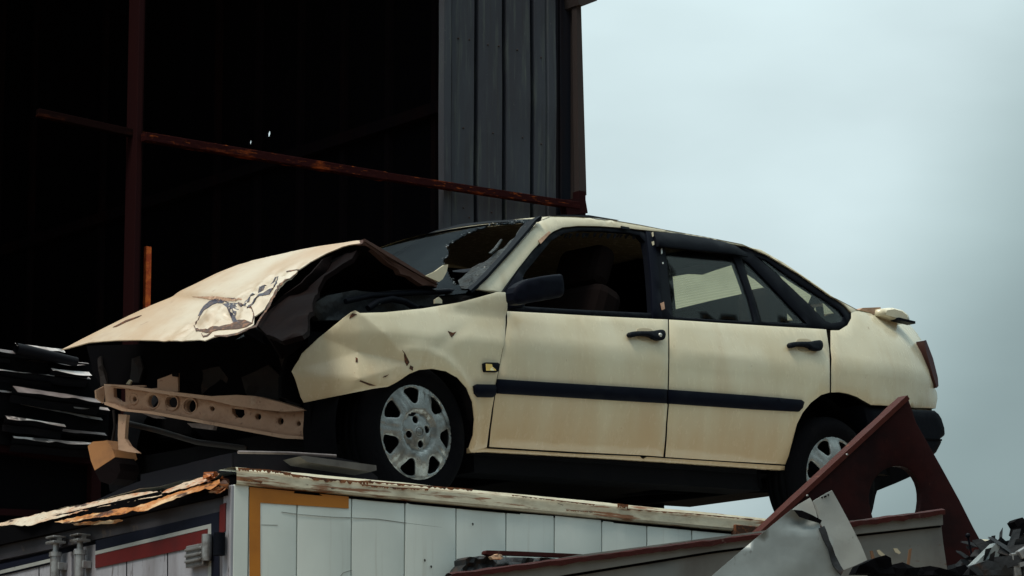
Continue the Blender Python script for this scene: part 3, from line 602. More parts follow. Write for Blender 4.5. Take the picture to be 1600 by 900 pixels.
# --- greenhouse frame: A pillar, cant rail, C pillar in body colour
green_px = [(743, 451), (778, 417), (812, 381), (838, 352), (848, 343)] + sil[:11] + [(1331, 488), (1322, 478), (1300, 462), (1265, 437), (1225, 410), (1190, 390), (1160, 383.5), (1130, 378), (1085, 370), (1050, 363.5), (1015, 360), (985, 356.5), (940, 353), (905, 352.5), (880, 355), (866, 361), (852, 371), (833, 391), (810, 420), (790, 447), (783, 458)]
cpanel('side_frame', green_px, paint, extra=lambda x, z: .0, step=.04)
# black window surround, one with openings
surround_px = [(783, 462), (810, 421.5), (833, 392.5), (852, 372.5), (867, 362.5), (881, 356.5), (905, 353.8), (940, 354.5), (985, 358), (1015, 361.5), (1085, 371.5), (1130, 379.5), (1160, 385), (1190, 391.5), (1225, 411.5), (1265, 438.5), (1300, 463.5), (1322, 480), (1330.5, 492), (1331, 500), (1325, 508), (1312, 515), (1296, 514), (1200, 508), (1042, 498.5), (900, 490.5), (794, 485)]
win_f = [(812, 448), (822, 425), (845, 397), (862, 376), (880, 365), (905, 360), (945, 361), (985, 364), (1000, 368), (1009, 378), (1013, 400), (1017, 440), (1020, 489), (900, 483.5), (797, 477)]
win_r = [(1040, 385), (1085, 390), (1146, 399), (1158, 430), (1172, 470), (1180, 502.5), (1120, 499.5), (1052, 495), (1046, 440)]
win_v = [(1160, 404), (1172, 412), (1205, 446), (1235, 478), (1262, 505.5), (1190, 502.5), (1184, 480), (1170, 435)]
win_q = [(1180, 399), (1198, 406), (1240, 437), (1285, 466), (1312, 484), (1320, 494), (1316, 502), (1300, 505), (1288, 500), (1268, 478), (1232, 444), (1200, 415)]
cpanel('window_surround', surround_px, blackp, [win_f, win_r, win_v, win_q], off=.010, thick=.03, edge=.006, step=.05)
cpanel('window_pane', win_r, glass_side, off=.02, thick=.003, edge=0, round_=0)
cpanel('window_pane', win_v, glass_side, off=.021, thick=.003, edge=0, round_=0)
cpanel('window_pane', win_q, glass_side, off=.019, thick=.003, edge=0, round_=0)
# B pillar face stands proud, deflector over the rear door window
cpanel('pillar_cover', [(1010, 361), (1022, 362.5), (1030, 420), (1036, 497), (1021, 497), (1018, 430)], trimm, off=.002, thick=.012, edge=.004, round_=.003)
cpanel('rain_deflector', [(1023, 362), (1060, 364), (1110, 372), (1135, 378), (1152, 384), (1168, 396), (1172, 401), (1150, 397), (1090, 391), (1030, 384.5)], blackp, off=-.022, thick=.012, edge=.006, round_=.006, extra=lambda x, z: .02 * max(0, (z - .93)) / .1)
for (x_, y_, w_, h_, mt) in ((1020, 366, 1.5, 4, chip), (1020.5, 380, 2, 3.4, chip), (1034, 392, 1.3, 5, bare), (1036, 411, 1, 1.6, bare), (1035.5, 478, 3.5, 6.5, primer)):
    cpanel('paint_chip', [(x_ - w_, y_ - h_ * .6), (x_ + w_ * .6, y_ - h_), (x_ + w_, y_ + h_ * .7), (x_ - w_ * .3, y_ + h_)], mt, off=-.001, thick=.002, edge=0, round_=0, step=.03)
cpanel('paint_chip', [(841, 376), (858, 361.5), (861, 363), (845, 381)], primer, off=-.003, thick=.002, edge=0, round_=0)
cpanel('clip', [(971, 353), (983, 355), (985, 359), (972, 357)], blackp, off=-.006, thick=.006, edge=0, round_=0)
# torn rubber along top of the empty front window
m = MB(); rr = random.Random(8)
for i in range(26):
    px_ = 860 + i * 5.6 + rr.uniform(-2, 2); py_ = 362 + abs(i - 11) * .25 + (4 if i < 3 else 0); hgt = rr.uniform(2, 10); w_ = rr.uniform(3, 8)
    a = [sp(px_, py_), sp(px_ + w_, py_), sp(px_ + w_ * .6, py_ + hgt), sp(px_ + w_ * .2, py_ + hgt * .7)]
    off_ = .02 + rr.uniform(0, .02); m.add([Vector((x, S(x, z) + off_ + (.012 if j > 1 else 0), z)) for j, (x, z) in enumerate(a)], [(0, 1, 2, 3)])
m.build('torn_seal', blackp, car)
# belt moulding highlight: bright edge of the door top
# sill strip, rub strips, fuel etc.
cpanel('sill_strip', [(737, 699), (765, 701), (900, 709), (1000, 713), (1005, 717), (1011, 713.8), (1040, 716), (1227, 728), (1227, 734.5), (1040, 722), (900, 713.5), (760, 706), (737, 707)], paint, off=.006, thick=.03, edge=.003, round_=.001)
cpanel('rub_strip', [(780, 592), (850, 596.5), (1043.2, 608), (1043.2, 630), (850, 618.5), (780, 614.5), (777, 603)], trimm, off=-.012, thick=.014, edge=.006, round_=.005, parent=fd)
cpanel('rub_strip', [(1045.6, 608.3), (1180, 618), (1254, 624.5), (1258.5, 628), (1256, 637), (1250, 643), (1180, 639.5), (1045.6, 630.2)], trimm, off=-.012, thick=.014, edge=.006, round_=.005, parent=rd)
# handles
def handle(cx, cy, s, par, lock):
    rec = [(cx - 27 * s + 12, cy - 10), (cx + 4, cy - 11), (cx + 8, cy - 5), (cx + 7, cy + 5), (cx + 2, cy + 10), (cx - 18 * s, cy + 8), (cx - 22 * s, cy + 2)]
    cpanel('recess_patch', [(cx - 20 * s, cy - 8), (cx - 14 * s, cy - 10.5), (cx + 2 * s, cy - 10), (cx + 8 * s, cy - 4), (cx + 8 * s, cy + 6), (cx + 2 * s, cy + 10), (cx - 14 * s, cy + 9), (cx - 20 * s, cy + 3)], recm, off=-.002, thick=.004, edge=0, round_=0, parent=par, sm_it=1)
    hp = cpanel('handle', [(cx - 30 * s, cy - 1.5), (cx - 26 * s, cy - 5), (cx - 16 * s, cy - 6), (cx + 8 * s, cy - 6), (cx + 18 * s, cy - 8.5), (cx + 24 * s, cy - 8), (cx + 27 * s, cy - 2), (cx + 26 * s, cy + 6), (cx + 20 * s, cy + 9), (cx + 10 * s, cy + 7), (cx + 4 * s, cy + 2), (cx - 16 * s, cy + 1), (cx - 24 * s, cy + 4), (cx - 28 * s, cy + 3)], blackp, off=-.028, thick=.02, edge=.003, round_=.004, step=.02, parent=par, sm_it=1)
    if lock:
        q_ = sp(cx + 17 * s, cy + .5, -.028); yy = S(*q_) - .031; m = MB()
        m.lathe([(.0001, -.003), (.007, -.003), (.009, .0), (.009, .01)], 16, (q_[0], yy, q_[1])); m.build('lock', bare, hp)
handle(1014.5, 523, 1.0, fd, True); handle(1262.5, 539.5, .92, rd, False)
# --- front fender: folded forward half, upright rear half
fpx = [(793, 486), (790, 520), (786, 545), (781, 570), (775, 600), (769, 640), (764, 675), (761, 699), (736, 706), (733, 700), (740, 680), (742, 655), (739, 628), (730, 606), (716, 590), (698, 580), (676, 576), (655, 578), (640, 584), (622, 596), (607, 604), (585, 607), (560, 612), (520, 620), (476, 629), (471, 620), (457, 580), (473, 552), (500, 527), (530, 503), (551, 487), (556, 485), (563, 489), (600, 488), (660, 482), (720, 472), (750, 464), (778, 456), (790, 456.5), (793, 465)]
FC = [(559, 487, 0), (640, 567, .0), (607, 604, .006), (561, 592, .012), (559, 550, .048), (452, 582, .155), (474, 634, .130), (498, 524, .120), (540, 625, .040)]
FP = []
for (x_, y_, o_) in FC:
    p_ = sp(x_, y_, o_); FP.append((Vector(p_), o_))
FT = [(0, 1, 4), (1, 3, 4), (1, 2, 3), (0, 4, 7), (7, 4, 5), (4, 3, 5), (3, 8, 5), (8, 6, 5), (3, 2, 8)]
def facet(x, z):
    p = Vector((x, z)); best = None
    for t in FT:
        (a, oa), (b, ob), (c, oc) = (FP[i] for i in t); d = (b - a).cross(c - a); u = (b - p).cross(c - p) / d; v = (c - p).cross(a - p) / d; w = 1 - u - v
        m_ = min(u, v, w)
        if best is None or m_ > best[0]: best = (m_, u * oa + v * ob + w * oc)
    if best[0] >= -1e-4: return best[1]
    d1 = (FP[1][0] - FP[0][0]).normalized().cross(p - FP[0][0]); d2 = (FP[2][0] - FP[1][0]).normalized().cross(p - FP[1][0])
    if fside * d1 > 0 or fside * d2 > 0: return 0
    return min(.14, max(-.01, best[1]))
fside = 1 if (FP[1][0] - FP[0][0]).normalized().cross(Vector(sp(740, 500)) - FP[0][0]) > 0 else -1
crease_pts = []
for i, j in ((0, 1), (0, 4), (4, 3), (3, 2), (4, 1), (4, 5), (3, 1), (7, 4)):
    a_, b_ = FP[i][0], FP[j][0]; n_c = max(2, int((b_ - a_).length / .012)); nrm_ = (b_ - a_).normalized().orthogonal() * .004
    for k_ in range(n_c + 1):
        c_ = a_.lerp(b_, k_ / n_c); crease_pts += [c_ + nrm_, c_ - nrm_]
def fex(x, z):
    y = facet(x, z) if x < .0 else 0
    rr_ = math.hypot(x - .03, z); y -= .010 * math.exp(-((rr_ - .335) / .02) ** 2) * min(1, max(0, (x + .12) / .08))
    y += .0018 * fbm(Vector((x * 5, z * 5, 1)))
    y += .006 * math.exp(-((sd_line((x, z), dl0, dl1)) / .02) ** 2) * math.exp(-((x - dl0[0] - .1) / .12) ** 2)
    if z > .50: y += 1.5 * (z - .50) ** 2
    if z > .52 and x > .15: y -= .55 * (z - .52) * min(1, (x - .15) / .15)
    return y
def sd_line(p, a, b_):
    ax, az = a; bx, bz = b_; return ((bx - ax) * (p[1] - az) - (bz - az) * (p[0] - ax)) / math.hypot(bx - ax, bz - az)
dl0, dl1 = sp(672, 548), sp(745, 500)
fcent = 0
sp_f = sp(622, 575)
fen = cpanel('fender', fpx, paint, extra=fex, step=.022, edge=.007, thick=.004, round_=.002, pts=[p for p in crease_pts])
# rolled-over outer lip of the crumpled fender edge
def patch(name, px, mat, par, off=-.002, ex=fex, **kw): return cpanel(name, px, mat, off=off, thick=.0015, edge=0, round_=0, step=.02, extra=ex, parent=par, **kw)
for pl in ([(629, 547), (633, 552), (637, 560), (640, 566), (636, 572), (633, 566), (632, 558)], [(641, 571), (646, 573), (645, 579), (640, 576)],
           [(700, 517), (708, 520), (713, 518), (709, 524), (706, 527), (703, 522)], [(556, 558), (559, 560), (559, 566), (556, 566)],
           [(563, 594), (580, 600), (588, 603), (578, 602.5), (562, 596)], [(600, 588), (608, 585), (603, 589), (598, 590)], [(549, 489), (558, 491), (552, 495), (546, 498)]):
    patch('crack', pl, rustcrack, fen)
cpanel('side_lamp', [(756.5, 568), (760, 566), (779, 566.5), (781.5, 569), (780, 580), (776, 581.5), (759, 581), (757, 577)], blackp, off=-.014, thick=.014, extra=fex, edge=.003, round_=.002, parent=fen)
cpanel('lens', [(760, 568.5), (769, 569), (770, 573), (774, 576), (776, 579), (760.5, 579)], amber, off=-.018, thick=.005, extra=fex, edge=0, round_=.001, parent=fen)
cpanel('rub_strip', [(743, 603), (747, 600), (775, 600.5), (777.5, 606), (776, 617), (772, 620.5), (750, 620), (745, 614)], trimm, off=-.018, thick=.016, extra=fex, edge=.004, round_=.005, parent=fen)
# --- far side, mirrored (dark in this view; seen through the glass)
def mir(L_): return [sp(*p) for p in L_]
cpanel('door', front_door_px, paint, far=True, step=.1, edge=0); cpanel('door', rear_door_px, paint, far=True, step=.1, edge=0)
cpanel('rear_quarter', quarter_px, paint, far=True, step=.1, edge=0)
cpanel('side_frame', green_px, paint, far=True, step=.08, edge=0); cpanel('window_surround', surround_px, blackp, [win_f, win_r, win_v, win_q], off=.01, thick=.03, far=True, step=.08, edge=0)
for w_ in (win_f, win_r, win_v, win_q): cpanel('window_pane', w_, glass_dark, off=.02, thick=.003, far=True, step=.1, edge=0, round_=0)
# --- roof, rear window, boot lid, tail, lofted between the two silhouettes
SP = [sp(*p) for p in sil]
def loft(name, pts, mat, inset0=.0, crown=.02, n=14, par=None, xoff=None, drop=0.0, thick=.012, ny=None):
    m = MB(); k_ = len(pts)
    def fn(u, v):
        s_ = u * (k_ - 1); i = min(int(s_), k_ - 2); f_ = s_ - i; x = pts[i][0] * (1 - f_) + pts[i + 1][0] * f_; z = pts[i][1] * (1 - f_) + pts[i + 1][1] * f_
        y0_ = S(x, z) + inset0; y = y0_ + (W - 2 * y0_) * v; c_ = 4 * v * (1 - v)
        dx = pts[-1][0] - pts[0][0]; dz = pts[-1][1] - pts[0][1]
        return Vector((x + (xoff(u) * c_ if xoff else 0), y, z + crown * c_ - drop))
    m.grid(max(k_ * 4, 12), n, fn); b0 = len(m.v); fs = m.f[:]
    m.add([v - Vector((0, 0, thick)) for v in m.v], [f[::-1] for f in fs], True)
    return m.build(name, mat, par or car)
roofp = [sp(848, 343)] + SP[:7]
loft('roof', roofp, paint, crown=.018, xoff=lambda u: -.125 * (1 - u) ** 2)
rwx = SP[6:11]
rw_o = loft('rear_window', rwx, glass_rear, inset0=.07, crown=.016, drop=.004, thick=.004)
m = MB(); m.box((rwx[0][0] - .10, .25, rwx[0][1] - .075), (rwx[0][0] + .02, W - .25, rwx[0][1] + .004), .01); m.build('headliner', hole, car)
loft('boot_lid', SP[10:14], paint, crown=.012, xoff=lambda u: .03 * u)
loft('tail_panel', SP[13:], paint, crown=.0, inset0=.03, xoff=lambda u: .01)
# strips of cream either side of the rear glass
for far in (0, 1):
    m = MB(); k_ = len(rwx)
    def fn(u, v):
        s_ = u * (k_ - 1); i = min(int(s_), k_ - 2); f_ = s_ - i; x = rwx[i][0] * (1 - f_) + rwx[i + 1][0] * f_; z = rwx[i][1] * (1 - f_) + rwx[i + 1][1] * f_
        y = S(x, z) + .085 * v; return Vector((x, W - y if far else y, z + .003 * math.sin(v * 3)))
    m.grid(20, 4, fn); m.build('rear_pillar', paint, car)
# added black mask inside the rear glass, cut to leave the lit openings
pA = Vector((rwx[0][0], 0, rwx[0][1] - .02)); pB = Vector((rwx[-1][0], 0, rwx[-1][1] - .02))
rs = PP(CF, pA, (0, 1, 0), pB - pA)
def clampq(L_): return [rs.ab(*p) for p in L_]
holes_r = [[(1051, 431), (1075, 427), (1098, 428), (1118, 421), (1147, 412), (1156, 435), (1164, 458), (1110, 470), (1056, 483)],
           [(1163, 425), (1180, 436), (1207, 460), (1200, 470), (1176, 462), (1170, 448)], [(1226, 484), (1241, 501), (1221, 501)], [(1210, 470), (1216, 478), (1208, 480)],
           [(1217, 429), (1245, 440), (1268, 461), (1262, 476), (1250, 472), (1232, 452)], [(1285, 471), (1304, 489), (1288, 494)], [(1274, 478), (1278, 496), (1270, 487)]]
plate('rear_mask', [(.22, -.02), (W - .22, -.02), (W - .16, (pB - pA).length + .05), (.16, (pB - pA).length + .05)], [clampq(h_) for h_ in holes_r], lambda a, b_: rs.P(a, b_), rs.n * .004, hole, car, step=.08, smooth=False)
# spoiler
swp = [sp(1345, 487), sp(1378, 492)]
def spo(px_list, y): return [CF.hit(px_, py_, 1, y) for px_, py_ in px_list]
sec = spo([(1376, 492), (1378, 482), (1395, 479.5), (1412, 484), (1422, 492), (1424.5, 499), (1423, 504), (1400, 499)], .16)
c_ = len(sec); m = MB()
ys = [.16, .165, .19, .3, .6, .845, 1.09, 1.39, 1.5, 1.525, 1.53]; sc_ = [.7, .9, 1, 1, 1, 1, 1, 1, 1, .9, .7]
cen = sum(sec, Vector()) / c_
m.add([Vector((cen.x + (p.x - cen.x) * s_, y, cen.z + (p.z - cen.z) * s_)) for y, s_ in zip(ys, sc_) for p in sec], [(i * c_ + k_, i * c_ + (k_ + 1) % c_, (i + 1) * c_ + (k_ + 1) % c_, (i + 1) * c_ + k_) for i in range(len(ys) - 1) for k_ in range(c_)], True); m.f += [tuple(range(c_)), tuple(range((len(ys) - 1) * c_, len(ys) * c_))[::-1]]; m.sm += [False, False]
spl = m.build('spoiler', paint, car)
sec2 = spo([(1340, 486), (1348, 481), (1376, 480), (1378, 490), (1366, 491.5)], .20); m = MB(); c_ = len(sec2)
m.add([Vector((p.x, y, p.z)) for y in (.2, .26) for p in sec2], [(k_, (k_ + 1) % c_, c_ + (k_ + 1) % c_, c_ + k_) for k_ in range(c_)] + [tuple(range(c_)), tuple(range(c_, 2 * c_))[::-1]])
m.build('spoiler_foot', primer, spl)
m = MB(); m.bar(spo([(1398, 499)], .17)[0], spo([(1424, 505)], .17)[0], .05, .012); m.build('spoiler_seal', blackp, spl)
# tail lamp wraps the corner
trace('tail_lamp', PP(CF, (0, .16, 0), (1, 0, 0), (0, 0, 1)), [(1444, 532), (1447, 531), (1458, 560), (1465.5, 590), (1466.5, 603), (1464, 606), (1456, 580), (1448, 552)], [], redl, car, depth=.05, step=.03)
# rear bumper
bumper_px = [(1352, 632), (1364, 635), (1440, 640), (1463, 641), (1473, 652), (1478, 668), (1478.5, 680), (1471, 686), (1474, 690), (1466, 706), (1455, 716), (1400, 700), (1368, 690), (1360, 665), (1355, 645)]
trace('rear_bumper', PP(CF, (0, .05, 0), (1, 0, 0), (0, 0, 1)), bumper_px, [], blackp, car, depth=.3, step=.04, edge=.012, round_=.012, smooth=True)
trace('bumper_groove', PP(CF, (0, .045, 0), (1, 0, 0), (0, 0, 1)), [(1425, 684), (1472, 686), (1472, 689), (1425, 687)], [], hole, car, depth=.01)
m = MB(); m.box((3.1, .2, .10), (3.33, W - .2, .36), .02); m.build('rear_bumper', blackp, car)
# --- underbody
m = MB()
m.box((-.30, .24, -.035), (3.10, W - .24, .04)); m.box((.42, .12, -.13), (2.16, .30, -.05)); m.box((.42, W - .30, -.05), (2.16, W - .12, .0))
m.box((.40, .10, -.06), (2.12, .14, .45)); m.box((.4, W - .14, -.06), (2.12, W - .10, .45))
m.box((2.0, .25, -.0), (3.2, .29, .50)); m.box((2.0, W - .29, .0), (3.2, W - .25, .50)); m.box((-.35, .25, -.0), (.45, .29, .42)); m.box((2.93, .1, .2), (3.15, W - .1, .5))
m.box((2.2, .3, -.02), (3.0, W - .3, .30))
m.tube([(2.5, .25, -.06), (2.5, W - .25, -.04)], .03); m.tube([(.5, 1.0, -.05), (2.2, 1.0, -.04), (2.4, .9, -.03), (3.2, .5, -.03)], .025); m.tube([(.0, .2, -.06), (.0, W - .2, -.06)], .03)
m.box((1.2, .5, -.07), (2.1, 1.2, -.03), .01)
m.build('underbody', blackm, car)
def well(cx, cz, r, y0_, y1_, a0, a1):
    m = MB(); n = 24
    m.grid(n, 3, lambda u, v: Vector((cx + r * math.cos(R(a0 + (a1 - a0) * u)), y0_ + (y1_ - y0_) * v, cz + r * math.sin(R(a0 + (a1 - a0) * u))))); return m
for (cx, cz, r, s_) in ((.02, .0, .37, 1), (2.5, -.03, .36, 1)):
    w_ = well(cx, cz, r, .10, .30, -15, 195); w_.build('wheel_arch_liner', blackm, car); w_ = well(cx, cz, r, W - .30, W - .10, -15, 195); w_.build('wheel_arch_liner', blackm, car)
# --- wheels
def cap_h(r): 
    if r < .035: return -.004
    if r < .085: return .000 + .006 * (r - .035) / .05
    return -.006 + .030 * ((r - .085) / .114) ** 2
def make_wheel(loc, rot, capang=0, tyre_only=False, yaw=0, flat=0):
    root = MB(); root.lathe([(.03, .10), (.175, .09), (.178, .05), (.184, .016), (.19, .02), (.19, .18), (.15, .19), (.03, .16)], 40)
    wheel = root.build('wheel', blackm, car); wheel.location = loc; wheel.rotation_euler = (0, 0, yaw)
    t = MB(); prof = [(.188, .012), (.198, .004), (.215, -.004), (.24, -.006), (.262, .002), (.278, .018), (.286, .03), (.288, .045)]
    prof += [(.289, .05), (.282, .052), (.282, .060), (.290, .062), (.291, .09), (.283, .092), (.283, .1), (.291, .102), (.291, .13), (.283, .132), (.283, .14), (.288, .142), (.286, .16), (.262, .185), (.2, .19), (.188, .18)]
    t.lathe(prof, 72)
    for v in t.v:
        if flat and v.z < -.2: v.z = max(v.z, -.29 + flat); v.y -= .02 * (1 if v.y < .09 else -1) if v.z < -.22 else 0
    t.build('tyre', rubber, wheel)
    if tyre_only: return wheel
    holes = []; N = 7
    for i in range(N):
        a = capang + 2 * math.pi * i / N; hp = []
        for (dr_, da) in ((.122, -.13), (.150, -.20), (.176, -.255), (.183, -.13), (.185, 0), (.183, .13), (.176, .255), (.150, .20), (.122, .13), (.115, 0)): hp.append((dr_ * math.cos(a + da), dr_ * math.sin(a + da)))
        holes.append(smoothpoly(hp, 1))
    for i in range(4):
        a = capang + .12 + math.pi / 2 * i; holes.append(ring2(.051 * math.cos(a), .051 * math.sin(a), .0155, n=12))
    def mf(a, b_):
        r = math.hypot(a, b_); h = cap_h(r); th = math.atan2(b_, a) - capang
        if .09 < r < .19:
            s_ = math.cos(th * N)      # spokes between the windows carry a raised centre rib pair
            ph = ((th * N / (2 * math.pi)) + .5) % 1.0; d = abs(ph - .0 if ph < .5 else 1 - ph)
            h -= .006 * max(0, -s_) ** 2 * math.sin((r - .09) / .1 * math.pi)
            h += .009 * math.exp(-((d) / .045) ** 2) * math.sin((r - .09) / .1 * math.pi)
        if r > .186: h -= .006
        if abs(r - .078) < .006: h += .005
        return Vector((a, h - .008, b_))
    plate('hubcap', ring2(0, 0, .199, n=64), holes, mf, (0, .006, 0), silver, wheel, step=.011, edge=.0028, round_=.002)
    m = MB(); m.lathe([(.0001, -.016), (.012, -.016), (.016, -.014), (.017, -.008)], 20); m.lathe([(.020, -.014), (.022, -.016), (.024, -.012)], 20); m.build('centre_cap', silver, wheel)
    return wheel
make_wheel(CF.hit(652, 675, 1, .055), 0, capang=R(97)); make_wheel(CF.hit(1307, 749, 1, .02), 0, capang=R(64))
ctr_('rear_valance', [(1330, 690), (1445, 700), (1441, 742), (1424, 744), (1418, 747), (1400, 755), (1365, 769), (1335, 776)], .5, blackm, .2)
ctr_('mud_flap', [(1335, 740), (1377, 748), (1368, 775), (1364, 795), (1358, 815), (1330, 815)], .12, blackm, .01)
make_wheel((0, W - .19, 0), 0, tyre_only=True); make_wheel((2.53, W - .19, -.07), 0, tyre_only=True)
m = MB(); m.tube([(.02, .06, .10), (.02, .3, .0)], .03); m.tube([(-.12, .25, -.02), (.1, .25, -.02)], .02); m.build('suspension_arm', blackm, car)
# --- cabin
def seat(x, y, fab, parent=car):
    m = MB(); m.box((x - .45, y - .24, .10), (x + .02, y + .24, .26), .04); m.build('seat', fab, parent)
    m = MB(); m.bar((x, y, .22), (x + .22, y, .78), .46, .14, up=(0, 1, 0), bev=0)
    m = MB(); p, q = Vector((x - .02, y, .2)), Vector((x + .20, y, .72)); m.box((-.24, -.08, 0), (.24, .08, .58), .05)
    d = (q - p).normalized(); a = Vector((0, 1, 0)); b__ = d.cross(a)
    m.v = [p + a * v.x + b__ * v.y * -1 + d * v.z for v in m.v]; bk_ = m.build('backrest', fab, parent)
    m = MB(); m.box((-.14, -.05, .60), (.14, .06, .80), .04); m.v = [p + a * v.x - b__ * v.y + d * v.z for v in m.v]; m.build('headrest', fab, bk_)
seat(1.15, .42, seatb); seat(1.15, W - .42, seatm)
m = MB(); m.box((1.75, .22, .08), (2.2, W - .22, .26), .05); m.build('seat', seatm, car)
m = MB(); m.box((2.18, .22, .2), (2.34, W - .22, .66), .05); rb_ = m.build('backrest', seatm, car)
for y_, t_ in ((.46, 'near'), (W - .46, 'far')):
    p = CF.hit(1192, 490, 1, .46) if t_ == 'near' else Vector((2.35, y_, .74)); m = MB(); m.box((p.x - .05, y_ - .13, p.z - .14), (p.x + .05, y_ + .13, p.z + .12), .045); m.build('headrest', seatb if t_ == 'near' else seatm, rb_)
m = MB(); m.box((.42, .12, .10), (.78, W - .12, .56), .05); m.box((2.34, .2, .58), (2.95, W - .2, .60)); m.box((.4, .1, -.02), (3.0, W - .1, .06)); m.box((1.3, .55, -.02), (1.42, .75, .2)); m.build('dashboard', blackm, car)
m = MB(); ctr = Vector((.88, .42, .56)); ax = Vector((.9, 0, .42)).normalized(); up_ = Vector((0, 1, 0)); sd_ = ax.cross(up_)
m.tube([ctr + (up_ * math.cos(t) + sd_ * math.sin(t)) * .18 for t in [i * math.pi / 16 for i in range(33)]], .014, 8, False); m.tube([ctr - up_ * .18, ctr + up_ * .18], .02, 6); m.tube([ctr, ctr - ax * .2], .03); m.build('steering_wheel', blackp, car)
# mirror: dark housing on the sail panel
cpanel('mirror_sail', [(790, 455), (810, 424), (818, 430), (820, 478), (797, 482)], trimm, off=.004, thick=.02, edge=.004, round_=.003)
mc = lambda px_, py_: CF.hit(px_, py_, 1, -.08)
mo = [(801, 452), (815, 440), (830, 434), (872, 428), (877, 430), (880, 452), (878, 464), (862, 467), (840, 471), (815, 476), (803, 474)]
mm_o = smoothpoly([(p.x, p.z) for p in [mc(*q) for q in mo]], 1)
plate('mirror', mm_o, [], lambda a, b_: Vector((a, -.10 + .25 * (a - .66) ** 2, b_)), (0, .045, 0), trimm, car, step=.03, edge=.008, round_=.012)
# --- windscreen
hA = sp(848, 343); wN1 = Vector((hA[0] - .01, S(*hA) + .03, hA[1] - .012)); bA = sp(741, 452); wN0 = Vector((bA[0] - .03, S(*bA) + .02, bA[1] - .02))
wF1 = Vector((wN1.x, W - wN1.y, wN1.z)); wsp = PP(CF, wN0, (0, 1, 0), wN1 - wN0)
L_ws = (wN1 - wN0).length; y1_ = wN1.y - wN0.y; Wf = W - 2 * wN0.y; Wt = Wf - 2 * y1_
def wsmap(a, b_):
    c_ = 4 * (a / Wf) * (1 - a / Wf); return wsp.P(a, b_) + Vector((-.13 * c_, 0, .0))
def wab(px, py):
    a, b_ = wsp.ab(px, py)
    for _ in range(12):
        c_ = 4 * (a / Wf) * (1 - a / Wf); p = CF.plane(px, py, wsp.o + Vector((-.13 * c_, 0, 0)), wsp.n) - wsp.o - Vector((-.13 * c_, 0, 0)); a, b_ = p.dot(wsp.u), p.dot(wsp.v)
    return (a, b_)
outline_ws = [(0, 0), (Wf, 0), (Wf - y1_, L_ws), (y1_, L_ws)]
hole_px = [(765, 353), (790, 351), (812, 350), (824, 351), (820, 360), (808, 376), (795, 389), (786, 397), (779, 405), (760, 420), (740, 436), (722, 447), (712, 446), (704, 437), (700, 424), (695, 415), (692, 408), (701, 402), (702, 394), (698, 388), (708, 379), (724, 372), (735, 364), (748, 360)]
rr = random.Random(11); hp = []
for p in resample([Vector(p) for p in hole_px], 4): hp.append((p[0] + rr.uniform(-1.3, 1.3), p[1] + rr.uniform(-1.3, 1.3)))
plate('windscreen', outline_ws, [[wab(*p) for p in hp]], wsmap, -wsp.n * .005 * (1 if wsp.n.x > 0 else -1), glass_ws, car, step=.05)
# crushed glass lip along the hole: many small shards
m = MB(); nside = 1
sgn = 1 if (CF.M @ (CAMP - CF.O) - wsp.o).dot(wsp.n) > 0 else -1
for p in hp:
    if rr.random() < .85 and not (p[0] < 745 and p[1] > 372 and p[0] > 712):
        for _ in range(3):
            a, b_ = wab(p[0] + rr.uniform(-2, 2), p[1] + rr.uniform(-2.5, 2)); s_ = rr.uniform(.002, .006); th = rr.uniform(0, 6)
            c0 = wsmap(a, b_) + wsp.n * sgn * .008; vv = [c0 + wsp.u * s_ * math.cos(th + k_ * 2.1) + wsp.v * s_ * math.sin(th + k_ * 2.1) + wsp.n * rr.uniform(-.004, .004) for k_ in range(3)]
            m.add(vv, [(0, 1, 2)])
shard = mk('crushed_glass', (.07, .08, .085), .3, 0, [((.03, .035, .04), 40, .42, .6, U, .9)])
m.build('glass_shards', shard, car)
# black A pillar seal and a peeled strip of shattered film hanging down the near pillar
def wtrace(name, px, h, mat, dp=.006, par=car, amp=0, step=.03):
    return plate(name, [wab(*p) for p in px], [], lambda a, b_: wsmap(a, b_) + wsp.n * sgn * (h + amp * fbm(Vector((a * 18, b_ * 14, 2)))), -wsp.n * sgn * dp, mat, par, step)
film = mk('shattered_film', (.018, .022, .024), .55, 0, [((.05, .06, .06), 9, .5, .8, (1, 3, 1), .6), ((.003, .004, .005), 12, .48, .60, U, .9), ((.14, .16, .16), 60, .62, .7, U, .7)], bump=(40, .8, .02), spec=.2)
wtrace('peeled_film', [(717, 441), (728, 431), (745, 420), (762, 408), (778, 398), (792, 386), (806, 372), (818, 356), (824, 351), (829, 353), (820, 368), (806, 385), (790, 405), (772, 425), (752, 446), (742, 455), (722, 454)], .010, film, amp=.010, step=.02)
wtrace('seal', [(738, 459), (763, 436), (800, 395), (825, 366), (839, 349), (848, 342), (838, 345), (822, 354), (806, 377), (786, 402), (763, 427), (744, 447), (733, 455)], .016, blackp, .012)
wtrace('seal', [(610, 397), (640, 378), (680, 362), (720, 351.5), (765, 346.5), (800, 344.5), (846, 343), (840, 346), (800, 347.5), (765, 349.5), (722, 355), (682, 365), (642, 382), (612, 401)], .004, blackp, .008)
wtrace('wiper', [(789, 383), (786, 384), (776, 397), (768, 405), (772, 405), (781, 397)], .03, film, .006)
wtrace('wiper', [(702, 413), (735, 409), (738, 413), (720, 416), (703, 415)], -.03, blackp, .006)
# roof-mounted aerial base / dark gutter
cpanel('gutter', [(852, 338), (880, 335.5), (920, 336), (968, 344), (940, 340.5), (900, 338.2), (862, 340)], blackp, off=.02, thick=.02, edge=0, round_=0)
